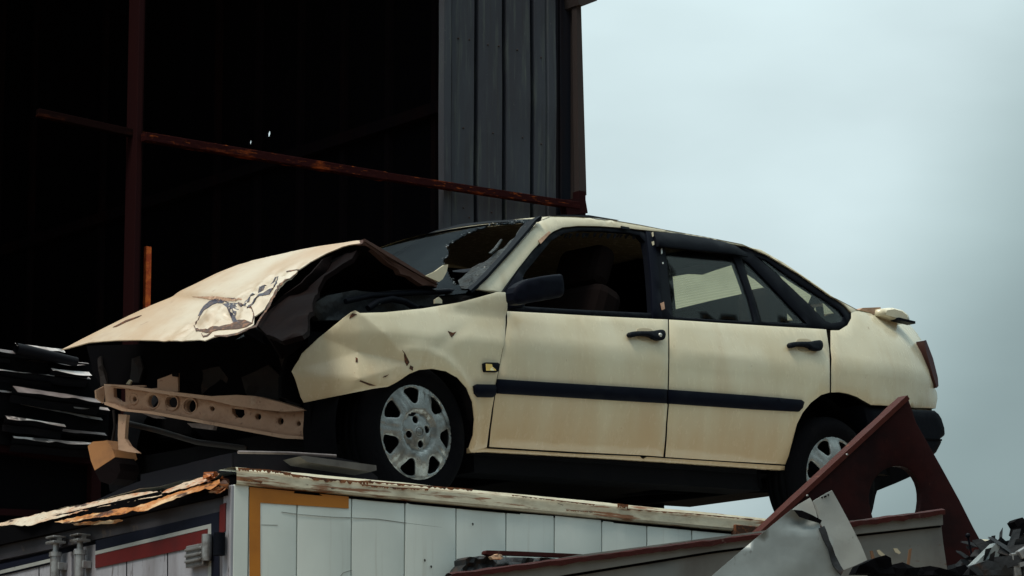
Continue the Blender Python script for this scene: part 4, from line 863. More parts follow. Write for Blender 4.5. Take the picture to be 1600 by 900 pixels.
# cowl
m = MB(); m.box((.22, .2, .40), (.42, W - .2, .57), .03); m.box((-.05, .3, .15), (.3, W - .3, .40), .03)
for (c_, r_, l_) in (((.05, .35, .46), .09, .1), ((.1, 1.3, .46), .09, .1)): m.lathe([(.0001, 0), (r_, 0), (r_, .15)], 20, (c_[0], c_[1], c_[2] - .05))
m.build('cowl', blackp, car)
# engine bay: block, hoses, battery, radiator, all near-black
eng = MB(); eng.box((-.12, .55, .0), (.25, 1.15, .40), .03); eng.box((-.08, .6, .38), (.2, 1.1, .46), .03); eng.box((-.1, .32, .05), (.1, .52, .33), .02)
eng.box((-.2, 1.2, .1), (.02, 1.45, .36), .02); eng.box((-.1, .30, -.12), (.3, 1.4, .02), .02)
eng.build('engine', blackm, car)
hz = MB(); hz.tube([(-.1, .26, .40), (.0, .3, .50), (.1, .45, .53), (.2, .6, .50), (.28, .8, .50)], .03, 12); hz.tube([(-.2, .3, .42), (-.1, .45, .49), (.05, .6, .52), (.2, .85, .52)], .022, 12); hz.tube([(-.35, .5, .42), (-.3, .7, .5), (-.1, .9, .5)], .025)
hz.build('hose', blackp, car)
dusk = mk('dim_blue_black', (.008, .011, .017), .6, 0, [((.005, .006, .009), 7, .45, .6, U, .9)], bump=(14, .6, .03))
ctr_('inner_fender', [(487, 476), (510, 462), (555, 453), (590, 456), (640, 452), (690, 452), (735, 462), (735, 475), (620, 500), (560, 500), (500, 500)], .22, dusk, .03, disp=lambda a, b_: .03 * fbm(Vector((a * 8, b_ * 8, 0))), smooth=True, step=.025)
hz = MB(); hz.tube([CF.hit(*p, 1, .17) for p in ((575, 482), (590, 472), (612, 467), (632, 471), (650, 481))], .014, 10); hz.build('hose', blackp, car)
hz = MB(); hz.tube([CF.hit(*p, 1, .19) for p in ((540, 471), (580, 462), (640, 458), (700, 455), (740, 458))], .012, 10); hz.build('hose', blackp, car)
ctr_('hinge_plate', [(578, 478), (590, 471), (600, 467), (596, 474), (584, 480)], .16, chrome, .01)
ctr_('hinge_plate', [(680, 468), (686, 464), (691, 469), (691, 474), (680, 474)], .14, paint, .01)
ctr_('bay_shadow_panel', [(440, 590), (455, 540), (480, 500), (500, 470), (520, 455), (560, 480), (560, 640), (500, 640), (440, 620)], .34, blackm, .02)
cl_ = mk('dim_bay_steel', (.012, .009, .009), .7, .0, [((.05, .026, .016), 9, .55, .7, U, .8)], spec=.2)
for i, (pp_, r_) in enumerate((([(150, 575), (170, 560), (215, 572), (250, 560)], .006), ([(215, 590), (222, 560), (260, 548), (320, 566), (380, 560)], .008), ([(330, 622), (345, 590), (400, 575), (440, 600), (470, 640)], .010), ([(190, 660), (240, 672), (300, 690), (380, 700)], .012), ([(280, 600), (300, 575), (330, 600), (352, 628)], .005), ([(420, 545), (450, 575), (462, 610), (468, 640)], .009), ([(170, 640), (172, 665), (168, 690)], .006))):
    m = MB(); m.tube([cmx0.px(*p, .03) for p in pp_], r_, 8); m.build('wiring', cl_, car)
def clutter(px, h): return trace('torn_bracket', cmx0, px, [], cl_, car, depth=.01, h0=h, step=.04, disp=lambda a, b_: .02 * fbm(Vector((a * 9, b_ * 9, 4))), smooth=False)
clutter([(205, 560), (218, 556), (226, 575), (222, 598), (208, 598)], .01); clutter([(300, 580), (340, 572), (352, 590), (346, 618), (310, 616)], -.02); clutter([(380, 590), (420, 570), (440, 590), (436, 628), (400, 630), (385, 615)], .0); clutter([(440, 560), (456, 548), (470, 590), (476, 636), (452, 630)], .02)
clutter([(150, 560), (156, 556), (166, 598), (158, 604)], .0)
# hood: tent fold. Front slope traced as a quad between near and far edges
A = CF.hit(569, 374, 1, .15); Bp = CF.hit(398, 498, 1, .22); Cp = CF.hit(95, 546, 1, 1.46); Dp = CF.hit(255, 467, 1, 1.46)
nrm = (Bp - A).cross(Cp - A).normalized()
hp_ = PP(CF, A, (Cp - A), (Bp - A))
hood_px = [(569, 373.5), (552, 376), (530, 380), (500, 385), (470, 391), (440, 398), (400, 408), (370, 418), (340, 430), (305, 446), (270, 461), (235, 476), (200, 492), (160, 512), (128, 528), (95, 546), (112, 541), (138, 534), (180, 531), (250, 529), (318, 527.5), (330, 522), (345, 517), (365, 513), (380, 506), (392, 498), (394, 488), (410, 478), (432, 457), (452, 438), (466, 424), (485, 410), (510, 396), (535, 385), (560, 378)]
f1 = hp_.ab(320, 470); 
crv_ab = [hp_.ab(*p) for p in ((310, 462), (350, 466), (385, 470))]
pc = hp_.ab(350, 490); pe = hp_.ab(420, 450)
pb1 = hp_.ab(335, 492)
hf0, hf1 = hp_.ab(556, 376), hp_.ab(404, 470); hfs = 1 if sd_line(hp_.ab(440, 470), hf0, hf1) > 0 else -1
hg0, hg1 = hp_.ab(190, 494), hp_.ab(400, 400); hgs = 1 if sd_line(hp_.ab(200, 480), hg0, hg1) > 0 else -1
def hdisp(a, b_):
    d = .006 * fbm(Vector((a * 1.3, b_ * 1.3, 3)), 3)
    # shallow rolled front lip and the raised centre pressing
    k1 = math.exp(-(((a - pc[0]) / .17) ** 2 + ((b_ - pc[1]) / .11) ** 2)); k2 = math.exp(-(((a - pe[0]) / .10) ** 2 + ((b_ - pe[1]) / .14) ** 2))
    kk = min(1, k1 + k2 * .8)
    rg = 1 - abs(fbm(Vector((a * 9, b_ * 12, 11)), 4)) * 2
    q1 = sd_line((a, b_), hf0, hf1) * hfs
    if q1 > 0: d -= .16 * q1
    q2 = sd_line((a, b_), hg0, hg1) * hgs
    if q2 > 0: d -= .22 * q2
    d += kk * (.030 * rg - .01) + .035 * math.exp(-(((a - pb1[0]) / .075) ** 2 + ((b_ - pb1[1]) / .045) ** 2))
    s_ = sd_line((a, b_), hp_.ab(300, 462), hp_.ab(380, 470)); d += .010 * math.tanh(s_ / .012) * math.exp(-(((a - f1[0]) / .28) ** 2))
    return d
hood = trace('hood', hp_, hood_px, [], hoodm, car, depth=.004, step=.016, disp=hdisp, smooth=True, edge=.006, round_=.001)
def hpatch(name, px, mat, h=.0025): return trace(name, hp_, px, [], mat, hood, depth=.002, step=.012, disp=hdisp, h0=h, smooth=True)
Z1 = lambda L_: [(80 + x / 4, 340 + y / 4) for x, y in L_]
torn = mk('folded_dark_metal', (.035, .035, .06), .5, 0, [((.10, .06, .05), 40, .5, .62, U, .9), ((.35, .28, .2), 30, .62, .68, U, .6)], bump=(60, .5))
brownt = mk('burnt_edge', (.06, .028, .018), .7, 0, [((.22, .10, .05), 40, .5, .6, U, .8)], bump=(50, .5))
def ribbon(pts, w):
    pts = [Vector(p) for p in pts]; L1, L2 = [], []
    for i, p in enumerate(pts):
        d = (pts[min(i + 1, len(pts) - 1)] - pts[max(i - 1, 0)]).normalized(); n_ = Vector((-d.y, d.x)); ww = w * (.35 if i in (0, len(pts) - 1) else random.uniform(.7, 1.3)) / 2
        L1.append(p + n_ * ww); L2.append(p - n_ * ww)
    return [tuple(p) for p in L1 + L2[::-1]]
for pl in ([(912, 602), (928, 570), (950, 538), (985, 512), (1040, 503), (1085, 514), (1070, 527), (1030, 524), (1000, 534), (975, 552), (950, 567), (935, 587), (925, 607)],
           [(1040, 560), (1070, 546), (1112, 538), (1150, 558), (1172, 572), (1155, 588), (1142, 602), (1152, 628), (1172, 642), (1128, 640), (1113, 602), (1108, 577), (1080, 567), (1050, 574)],
           ribbon([(1085, 518), (1130, 545), (1180, 552), (1215, 560), (1250, 520), (1290, 488), (1330, 455), (1375, 422), (1428, 385)], 11), ribbon([(1428, 388), (1415, 430), (1395, 458), (1335, 492), (1290, 520), (1255, 548), (1225, 568)], 8),
           ribbon([(1185, 520), (1150, 515), (1100, 508)], 7)): hpatch('torn_metal', Z1(pl), torn)
for pl in ([(893, 683), (930, 688), (975, 693), (1010, 678), (1060, 662), (1110, 652), (1140, 636), (1200, 622), (1245, 628), (1205, 652), (1150, 670), (1090, 682), (1040, 692), (1000, 707), (968, 716), (940, 706), (900, 702)],
           ribbon([(925, 608), (905, 640), (888, 665), (900, 690)], 7), ribbon([(935, 715), (945, 735), (970, 728), (1010, 700)], 8), ribbon([(1240, 630), (1255, 590), (1250, 560), (1225, 565)], 9),
           ribbon([(1010, 722), (1080, 712), (1150, 690), (1220, 655), (1260, 640), (1300, 590), (1360, 530), (1430, 440), (1480, 395), (1540, 345)], 7), ribbon([(1475, 350), (1510, 335), (1555, 335)], 9)): hpatch('torn_metal', Z1(pl), brownt)
hpatch('crack', [(176, 511), (196, 500), (214, 494), (221, 492), (216, 495), (196, 503), (182, 510)], rustcrack)
hpatch('crack', [(300, 463), (340, 465), (372, 469), (386, 472), (368, 471), (330, 467)], primer)
# underside frame of the front slope (dark, brown edged) and the rear slope seen edge-on
ub = PP(CF, A + Vector((0, .02, -.03)), (Cp - A), (Bp - A))
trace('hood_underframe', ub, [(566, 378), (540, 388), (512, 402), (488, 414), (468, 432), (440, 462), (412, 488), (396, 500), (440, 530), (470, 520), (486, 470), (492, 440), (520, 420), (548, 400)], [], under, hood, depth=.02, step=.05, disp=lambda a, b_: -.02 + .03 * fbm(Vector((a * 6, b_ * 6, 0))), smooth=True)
E1 = CF.hit(682, 446, 1, .17); E2 = Vector((E1.x, 1.35, E1.z)); D2 = Vector((Dp.x, 1.46, Dp.z))
m = MB(); rs_ = Vector((0, 0, .012))
def rear_slope(u, v):
    a = A.lerp(D2, v); b_ = E1.lerp(E2, v); p = a.lerp(b_, u); return p + Vector((0, 0, .01 * fbm(Vector((u * 4, v * 5, 6))) - .01))
m.grid(16, 24, rear_slope); b0 = len(m.v); fs = m.f[:]; m.add([v - rs_ for v in m.v], [f[::-1] for f in fs], True); m.build('hood_rear_half', blackm, hood)
edgep = PP(CF, A, (E1 - A), (0, 0, 1))
trace('hood_edge', edgep, [(570, 374), (600, 392), (640, 417), (668, 434), (684, 444), (682, 449), (672, 446), (660, 446), (648, 438), (640, 432), (626, 428), (622, 420), (608, 412), (592, 398), (575, 386), (566, 381)], [], under2, hood, depth=.03, step=.03, smooth=True, disp=lambda a, b_: .01 * fbm(Vector((a * 9, b_ * 9, 0))))
trace('hood_edge', PP(CF, A + Vector((0, -.02, 0)), (E1 - A), (0, 0, 1)), [(570, 373), (610, 396), (650, 421), (682, 441), (684, 445), (650, 426), (606, 400), (571, 377.5)], [], under2, hood, depth=.012, step=.03)
ctr_('hood_corner', [(665, 431), (680, 424), (694, 414), (700.5, 413), (698, 425), (692, 436), (686, 440.5), (676, 436)], .14, paint, .01, par=hood)
# side curtain of torn sheet below the hood's near corner
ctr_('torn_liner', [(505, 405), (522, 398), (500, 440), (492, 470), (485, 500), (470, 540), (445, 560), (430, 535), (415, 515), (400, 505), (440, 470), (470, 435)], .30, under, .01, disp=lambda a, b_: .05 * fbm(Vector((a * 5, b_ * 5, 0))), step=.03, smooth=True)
# front structure
Nn = CF.hit(500, 665, 1, .25); Ff = CF.hit(160, 620, 1, 1.4)
cmx = PP(CF, Nn, (Ff - Nn), (0, 0, 1))
def pe_(cx, cy, rx, ry, n=18): return [(cx + rx * math.cos(2 * math.pi * k_ / n), cy + ry * math.sin(2 * math.pi * k_ / n)) for k_ in range(n)]
cm_px = [(163, 600), (200, 605), (250, 613), (300, 619), (330, 623), (360, 631), (400, 637), (440, 642), (478, 640), (490, 643), (500, 650), (505, 657), (496, 662), (501, 671), (493, 674), (488, 682), (470, 684), (440, 681), (390, 673), (330, 661), (280, 652), (230, 643), (195, 640), (178, 634), (163, 630)]
cmh = [[(177, 606), (196, 607.5), (194, 628), (186, 627), (176, 620)], pe_(209, 623.5, 3, 4.2), pe_(239, 627, 8, 10.5), [(259, 625), (262, 621), (268, 619.5), (273, 621), (276.5, 627), (276, 634), (272, 636.5), (262, 635.5), (259, 631)], pe_(297, 634, 8.5, 10.5), pe_(332, 638.5, 3.2, 3.8),
       [(361, 638), (380, 640), (381, 648), (376, 653), (367, 652), (362, 646)], pe_(466, 662, 3.4, 4), pe_(402, 651, 4.5, 5), pe_(436, 658, 5, 5.5)]
cmo = trace('cross_member', cmx, cm_px, cmh, primer, car, depth=.02, step=.03, disp=lambda a, b_: .012 * fbm(Vector((a * 6, b_ * 6, 0))) , smooth=True, edge=.008, round_=.006)
for (cx, cy, r_) in ((239, 627, 10), (297, 634, 10.6), (332, 638.5, 8.2), (268, 629, 10.5), (209, 623.5, 7)):
    rg = [cmx.px(*p, 0) for p in pe_(cx, cy, r_, r_ * 1.15, 22)]; m = MB(); m.tube(rg + [rg[0]], .004, 6, False); m.build('pressed_ring', primer, cmo)
trace('top_flange', PP(CF, Nn + Vector((-.05, 0, 0)), (Ff - Nn), (0, 0, 1)), [(163, 600), (200, 602), (260, 611), (330, 619), (370, 617), (400, 619), (440, 629), (478, 641), (440, 643), (400, 639), (360, 633), (330, 625.5), (250, 615), (200, 607)], [], primer, cmo, depth=.05, step=.04)
trace('bottom_flange', PP(CF, Nn + Vector((-.03, 0, 0)), (Ff - Nn), (0, 0, 1)), [(163, 628), (180, 632), (195, 639), (240, 643), (330, 659), (400, 672), (440, 679), (480, 683), (500, 681), (488, 686), (440, 684.5), (330, 664), (280, 655), (230, 646), (190, 642), (163, 632)], [], primer, cmo, depth=.04, step=.04)
trace('end_plate', PP(CF, Ff, (1, 0, .0), (0, 0, 1)), [(150, 610), (163, 603), (166, 604), (162, 630), (158, 627), (151, 622)], [], primer, cmo, depth=.01)
def ftr(name, px, dx, mat, dp=.01, par=car, **kw): return trace(name, PP(CF, Nn + Vector((dx, 0, 0)), (Ff - Nn), (0, 0, 1)), px, [], mat, par, depth=dp, step=.05, **kw)
ftr('bracket', [(230, 608), (246, 606), (246, 593), (260, 588), (272, 583), (278, 583), (278, 612), (262, 612), (230, 609)], -.01, primer)
ftr('bracket', [(268, 583), (277, 583), (277, 589), (269, 588)], -.03, blackm)
ftr('bracket', [(198, 598), (202, 593), (205, 595), (202, 601), (197, 600)], -.02, chip)
ftr('bracket', [(207, 602), (227, 602), (227, 604), (207, 604)], -.02, primer)
ftr('under_bracket', [(185, 647), (198, 648), (196, 665), (195, 685), (202, 697), (216, 708), (200, 706), (185, 703), (184, 680)], .0, primer, .02)
ftr('hanging_duct', [(137, 697), (145, 690), (160, 689), (167, 688), (176, 702), (180, 714), (148, 735), (142, 720)], .0, foam, .14, smooth=False)
ftr('hanging_duct', [(148, 735.5), (180, 714.5), (186, 724), (188, 735), (182, 748), (170, 757), (156, 752)], .0, under, .12)
ftr('under_bracket', [(292, 661), (336, 662), (333, 672), (300, 668)], .02, lipd, .02)
ftr('under_bracket', [(220, 645), (245, 648), (255, 654), (240, 653)], .0, lipd, .02)
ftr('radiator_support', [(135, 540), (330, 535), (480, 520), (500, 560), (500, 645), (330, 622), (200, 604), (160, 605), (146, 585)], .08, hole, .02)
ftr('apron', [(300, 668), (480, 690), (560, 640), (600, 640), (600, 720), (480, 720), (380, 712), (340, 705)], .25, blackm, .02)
ctr_('strut_end', [(480, 640), (497, 632), (533, 625), (525, 645), (515, 665), (503, 655), (495, 660), (484, 655)], .3, primer, .03)
m = MB(); m.box((-.12, .5, -.24), (.3, 1.3, -.1), .03); m.build('sump', blackm, car)

# ------------------------------------------------------------------ sheets lying on the truck roof
def bt(name, px, y, mat, dp, label, cat, group=None, disp=None, step=.1):
    o = trace(name, PP(BB, (0, y, 0), (1, 0, 0), (0, 0, 1)), px, [], mat, None, depth=dp, disp=disp, step=step, smooth=bool(disp)); return tag(o, label, cat, group)
o = trace('dark_sheet', PP(BB, (.10, 0, 0), (0, 1, 0), (0, 0, 1)), [(150, 782), (190, 762), (240, 742), (300, 722), (345, 711), (368, 707), (368, 760), (300, 775), (230, 790), (150, 800)], [], sheetd, None, depth=.25, step=.08, smooth=True, disp=lambda a, b_: .015 * fbm(Vector((a * 2, b_ * 5, 0))))
tag(o, 'black flexible sheet draped over the rear end of the truck box roof', 'sheet')
q_ = trace('sheet_flap', PP(BB, (0, .16, 0), (1, 0, 0), (0, 0, 1)), [(362, 708), (372, 706), (430, 707), (520, 713), (560, 722), (590, 745), (590, 775), (362, 750)], [], sheetd, o, depth=.7, step=.08, smooth=True); q_.matrix_parent_inverse = Matrix()
m = MB(); a_ = BB.hit(372, 706.5, 1, .1); c_ = BB.hit(525, 712.5, 1, .1); m.tube([a_, a_.lerp(c_, .5) + Vector((0, 0, .004)), c_], .006, 8); tag(m.build('metal_rod', lipd, None, BB), 'thin grey rod on top of the black sheet ahead of the front wheel', 'rod')
bt('metal_strip', [(468, 713), (475, 712), (588, 727), (588.5, 735), (580, 737), (500, 725), (480, 722)], .02, stripm, .12, 'flat grey metal strip lying beside the front wheel on the truck roof', 'strip')

# ------------------------------------------------------------------ stack of folded metal sheets behind the truck
YS = 3.0
STF = Frame(BB.w((0, YS, 0)), 35)
labels = ['short pale sheet at the top far left of the metal stack', 'rolled bright-edged sheet on top of the metal stack under the hood tip', 'thin rusty-edged sheet second from the top of the metal stack', 'short sheet with bright double lip in the upper right of the metal stack', 'wide dark sheet with a hairline bright edge at the upper left of the metal stack', 'long brown-lipped sheet in the middle of the metal stack', 'short pale-lipped sheet right of the stack middle beside the cross member',
          'dark warped sheet with a tapering bright lip below the stack middle', 'long sheet with bright crooked lip in the lower stack', 'sagging grey-lipped sheet just under the long crooked one', 'lowest pale blue-grey sheet visible in the metal stack', 'narrow sheet with a silver second lip right under the double-lipped one', 'dark folded sheet with short bright corner at the far left middle of the stack']
defs = [(-30, 541, 20, 548, 4, lipd, 0), (24, 536, 98, 546, 5, lipm, 0), (27, 558, 138, 567, 4.5, lipd, .05), (80, 575, 139, 581, 5, lipm, -.02), (-30, 574, 84, 586, 1.8, lipm, .0), (20, 603, 158, 624, 6, lipd, -.03), (110, 630, 168, 637, 5.5, lipm, .02),
        (31, 629, 158, 653, 4, lipm, .03), (8, 649, 100, 663, 3.5, lipm, -.04), (45, 664, 164, 677, 4.5, lipd, .02), (20, 681, 148, 692, 4, lipm, -.02), (82, 582.5, 139, 589, 4.5, lipd, .01), (-30, 605, 22, 612, 3.5, lipm, .03)]
rr = random.Random(4)
for i, (x0_, y0_, x1_, y1__, hh_, mt, yo) in enumerate(defs):
    p = STF.hit(x0_, y0_, 1, yo); q = STF.hit(x1_, y1__, 1, yo); hgt = hh_ * 1.7 / 340.; n = 26; lip = MB()
    def lf(u, v, p=p, q=q, hgt=hgt, i=i):
        c_ = p.lerp(q, u); w_ = .5 + .5 * abs(noise.noise(Vector((c_.x * 6, i * 3.1, 0)))) * 2; w_ = min(1.2, w_)
        return c_ + Vector((0, -v * hgt * w_ * 1.5, -v * hgt * w_ + .004 * fbm(Vector((c_.x * 5, i * 2., v)))))
    root = MB()
    def sf(u, v, p=p, q=q, i=i, hgt=hgt): c_ = p.lerp(q, u); return c_ + Vector((0, .0 + v * .9, -hgt * .3 + .008 * fbm(Vector((c_.x * 3, v * 3, i)))))
    root.grid(n, 8, sf); fs = root.f[:]; b0 = len(root.v); root.add([v - Vector((0, -.002, .03)) for v in root.v], [f[::-1] for f in fs], True)
    root.grid(n, 4, lambda u, v: sf(u, 0) - Vector((0, .004 * math.sin(v * 6 + i) - .035 * v, .06 * v)))
    so_ = root.build('metal_sheet', sheetd, None, STF); tag(so_, labels[i], 'metal sheet', 'folded metal sheets stacked behind the truck box')
    lip.grid(n, 4, lf); fs = lip.f[:]; lip.add([v + Vector((0, .004, 0)) for v in lip.v], [f[::-1] for f in fs], True)
    lip.build('lip', mt, so_)
m = MB(); e0 = STF.hit(28, 545, 1, -.02); m.tube([e0 + Vector((-.01, 0, -.0)), e0 + Vector((.05, 0, -.005)), e0 + Vector((.3, .0, -.03))], [.027, .027, .022], 12, False)
m.build('rolled_edge', sheetd, [o for o in C.objects if o.name.startswith('metal_sheet')][1])
# dark rack carrying the stack
rk = empty('steel_rack', Frame(Vector((STF.O.x, STF.O.y, 0)), 35), 'black steel rack under the stacked metal sheets behind the truck doors', 'rack')
RK = Frame(Vector((STF.O.x, STF.O.y, 0)), 35); xr0 = RK.hit(-200, 690, 1, 0).x; xr1 = RK.hit(168, 690, 1, 0).x; zr = RK.hit(100, 695, 1, 0).z
m = MB()
for x_ in (xr0, xr0 + .55, xr1 - .05):
    for y_ in (.05, .85): m.box((x_, y_, 0), (x_ + .05, y_ + .05, zr), .004)
m.build('leg', maroon, rk)
m = MB(); m.bar((xr0, .08, zr), (xr1, .08, zr - .04), .06, .06); m.bar((xr0, .85, zr), (xr1, .85, zr - .04), .06, .06); m.bar((xr0, .08, zr - .35), (xr1, .08, zr - .3), .03, .03); m.build('beam', maroon, rk)
m = MB(); m.box((xr0, .12, .05), (xr1, .8, zr - .03)); m.box((xr0, .03, zr - .02), (xr1 + .02, .85, RK.hit(100, 562, 1, 0).z)); m.build('load', blackm, rk)

# ------------------------------------------------------------------ red oxide gusset plate leaning on the truck
GF = Frame(BB.w((0, -.42, 0)), 35)
gr = empty('steel_gusset', GF, 'dark red triangular steel plate with a round hole propped beneath the rear wheel', 'steel plate')
gp = PP(GF, (0, 0, 0), (1, 0, 0), (0, 0, 1))
g_px = [(1415, 622), (1419, 622), (1426, 642), (1432, 660), (1470, 728), (1500, 782), (1522, 825), (1537, 852), (1548, 890), (1550, 960), (1080, 960), (1120, 895), (1205, 813)]
hc = [(1364, 808), (1358, 780), (1361, 760), (1370, 743), (1384, 732), (1402, 727), (1418, 730), (1430, 742), (1438, 757), (1441, 775), (1438, 800), (1430, 822), (1415, 840), (1385, 840), (1370, 826)]
trace('plate', gp, g_px, [smoothpoly([Vector(p) for p in hc], 1)], gus, gr, depth=.03, step=.12, disp=lambda a, b_: .004 * fbm(Vector((a * 3, b_ * 3, 0))), smooth=True, edge=.01, round_=.003)
e0 = gp.px(1417, 622); e1 = gp.px(1090, 925); m = MB(); dd = (e1 - e0).normalized(); nn_ = Vector((-dd.z, 0, dd.x)) if dd.x < 0 else Vector((dd.z, 0, -dd.x))
if nn_.z < 0: nn_ = -nn_
m.grid(40, 4, lambda u, v: e0.lerp(e1, u) + Vector((0, -.012 + v * .058, 0)) + nn_ * (.012 + .002 * fbm(Vector((u * 12, v, 0)))))
m.grid(40, 2, lambda u, v: e0.lerp(e1, u) + Vector((0, -.013, 0)) + nn_ * (.013 - .02 * v)); m.build('flange', gusf, gr)
for (x_, y_) in ((1254, 771), (1316, 707)):
    q = gp.px(x_ + 4, y_ + 4); m = MB(); m.lathe([(.0001, -.016), (.004, -.016), (.005, -.01)], 8, tuple(q)); m.build('bolt', chrome, gr)

# ------------------------------------------------------------------ long grey steel trough side, lying across the front
HF = Frame(BB.w((0, -.75, 0)) + Vector((0, -.1, 0)), 22)
hr = empty('steel_trough', HF, 'long grey steel trough with rusty red rim rising across the front of the truck', 'trough')
hpn = PP(HF, (0, 0, 0), (1, 0, 0), (0, 0, 1))
def htr(name, px, h, mat, dp=.01, par=hr, **kw): return trace(name, hpn, px, [], mat, par, depth=dp, h0=h, step=.15, **kw)
htr('side_face', [(600, 925), (715, 900), (900, 872), (1190, 836), (1330, 822), (1469, 806), (1474, 850), (1480, 890), (1484, 960), (560, 960)], 0, hopp, .015, disp=lambda a, b_: .004 * fbm(Vector((a * 2, b_ * 2, 0))), smooth=True)
htr('upper_lip', [(600, 920), (715, 899), (900, 868), (1190, 830), (1330, 814), (1469, 799), (1469.5, 821), (1330, 836), (1240, 845), (1110, 862), (880, 899), (700, 934)], .02, hopp, .01, disp=lambda a, b_: .003 * fbm(Vector((a * 2, b_ * 2, 0))))
htr('groove', [(700, 934), (880, 899), (1110, 862), (1240, 845.5), (1330, 836.5), (1469.5, 821.5), (1469.5, 824), (1330, 839.5), (1240, 849), (1110, 865.5), (880, 903), (700, 938)], .004, hole, .003)
rt0, rt1 = hpn.px(700, 899), hpn.px(1470, 798.5)
m = MB(); m.grid(90, 6, lambda u, v: rt0.lerp(rt1, u) + Vector((0, -.035 + v * .07, .0)) + Vector((0, 0, .008 * math.sin(v * math.pi) + .004 * fbm(Vector((u * 30, v * 2, 0))))))
m.grid(90, 3, lambda u, v: rt0.lerp(rt1, u) + Vector((0, -.036, -v * .018 + .004 * fbm(Vector((u * 30, 0, 0))) + v * .006 * fbm(Vector((u * 50, 3, 0)))))); m.build('rim', hopr, hr)
htr('chip', [(1365, 861), (1369, 860), (1379, 869), (1381, 874), (1376, 873), (1368, 867)], .025, chip, .004); htr('chip', [(1391, 858), (1397, 858), (1403, 865), (1400, 867), (1394, 864)], .025, chip, .004)
htr('splinter', [(1415, 860), (1419, 858), (1415, 888), (1411, 889)], .03, stick, .006); htr('splinter', [(1354, 862), (1358, 862), (1366, 892), (1361, 894)], .03, stick, .006)

# ------------------------------------------------------------------ bent galvanised panels
QF = Frame(BB.w((0, -1.1, 0)) + Vector((0, -.2, 0)), 12)
qp1 = PP(QF, (0, 0, 0), (1, 0, 0), (0, 0, 1))
o = trace('creased_sheet', qp1, [(1080, 940), (1113, 899), (1180, 842), (1237, 796), (1252, 799), (1279, 812), (1282, 826), (1292, 850), (1304, 872), (1314, 894), (1325, 940)], [], galv, None, depth=.004, step=.03, disp=lambda a, b_: .02 * fbm(Vector((a * 2.5, b_ * 2.5, 1))) - .04 * math.exp(-((a - qp1.ab(1250, 812)[0]) / .05) ** 2 - ((b_ - qp1.ab(1250, 812)[1]) / .02) ** 2), smooth=True)
tag(o, 'large creased grey galvanised panel leaning at the foot of the red plate', 'metal panel')
trace('folded_flap', qp1, [(1237, 797), (1250, 787), (1267, 777), (1271, 784), (1276, 797), (1280, 812), (1262, 804), (1244, 799)], [], galv2, o, depth=.004, h0=-.012, step=.03, disp=lambda a, b_: .01 * fbm(Vector((a * 8, b_ * 8, 1))), smooth=True)
trace('crease', qp1, [(1240, 797), (1252, 798), (1279, 811), (1283, 814), (1281, 818), (1262, 813), (1248, 808)], [], hole, o, depth=.006, h0=.012, step=.03, disp=lambda a, b_: .01 * fbm(Vector((a * 18, b_ * 18, 1))))
trace('torn_edge', qp1, [(1278, 826), (1287, 822), (1294, 845), (1304, 868), (1316, 892), (1312, 900), (1300, 885), (1292, 858), (1284, 842)], [], scrapd, o, depth=.008, h0=.016, step=.02, disp=lambda a, b_: .012 * fbm(Vector((a * 25, b_ * 25, 1))), smooth=True)
qp2 = PP(QF, (0, -.04, 0), (1, .25, 0), (0, 0, 1))
o = trace('strip_sheet', qp2, [(1270, 783), (1285, 774), (1300, 766), (1312, 786), (1330, 820), (1345, 850), (1355, 875), (1335, 884), (1315, 892), (1302, 865), (1290, 838), (1280, 812)], [], galv2, None, depth=.004, step=.03, disp=lambda a, b_: .008 * fbm(Vector((a * 4, b_ * 4, 5))), smooth=True)
tag(o, 'narrow pale galvanised strip panel standing right of the larger creased panel', 'metal panel')
for (x_, y_) in ((1284, 776), (1290, 774), (1294, 772), (1288, 775)):
    q = qp2.px(x_, y_ + 1.5); m = MB(); m.lathe([(.0001, -.006), (.003, -.006), (.004, 0)], 6, tuple(q)); m.build('rivet_hole', hole, o)

# ------------------------------------------------------------------ scrap at lower right
XF = Frame(BB.w((0, -.9, 0)), 20); xp = PP(XF, (0, 0, 0), (1, 0, 0), (0, 0, 1))
def scrap(name, px, mat, label, cat='scrap', h=0, dp=.06, amp=.03, fq=6, seed=0, step=.03, group='scrap pieces at the lower right'):
    return tag(trace(name, xp, px, [], mat, None, depth=dp, h0=h, step=step, disp=lambda a, b_: amp * fbm(Vector((a * fq, b_ * fq, seed)), 5), smooth=False), label, cat, group)
scrap('scrap_plate', [(1512, 886), (1540, 858), (1548, 850), (1556, 862), (1548, 878), (1530, 892), (1514, 892)], galv, 'small grey-blue plate against the right foot of the red gusset', h=.05, amp=.008)
scrap('scrap_plate', [(1480, 905), (1492, 890), (1520, 881), (1545, 888), (1560, 905)], scrapd, 'low curved dark plate at the bottom edge below the grey-blue plate', h=.12, amp=.02, seed=3)
scrap('scrap_lump', [(1338, 905), (1340, 885), (1352, 876), (1362, 890), (1385, 885), (1405, 893), (1430, 890), (1455, 897), (1484, 888), (1500, 905)], hole, 'low black lump of scrap along the bottom edge under the trough end', h=.12, amp=.05, seed=5)
scrap('scrap_lump', [(1300, 905), (1306, 893), (1330, 882), (1350, 876), (1360, 880), (1366, 905)], hole, 'black crumpled metal under the bottom of the narrow pale strip panel', h=.18, amp=.05, seed=6)
scrap('red_edged_bar', [(1544, 850), (1560, 848), (1592, 850), (1600, 852), (1600, 858), (1560, 855), (1545, 858)], hopr, 'thin red edged bar behind the tangle at the right edge', h=-.1, amp=.004)
m = MB(); rr = random.Random(21)
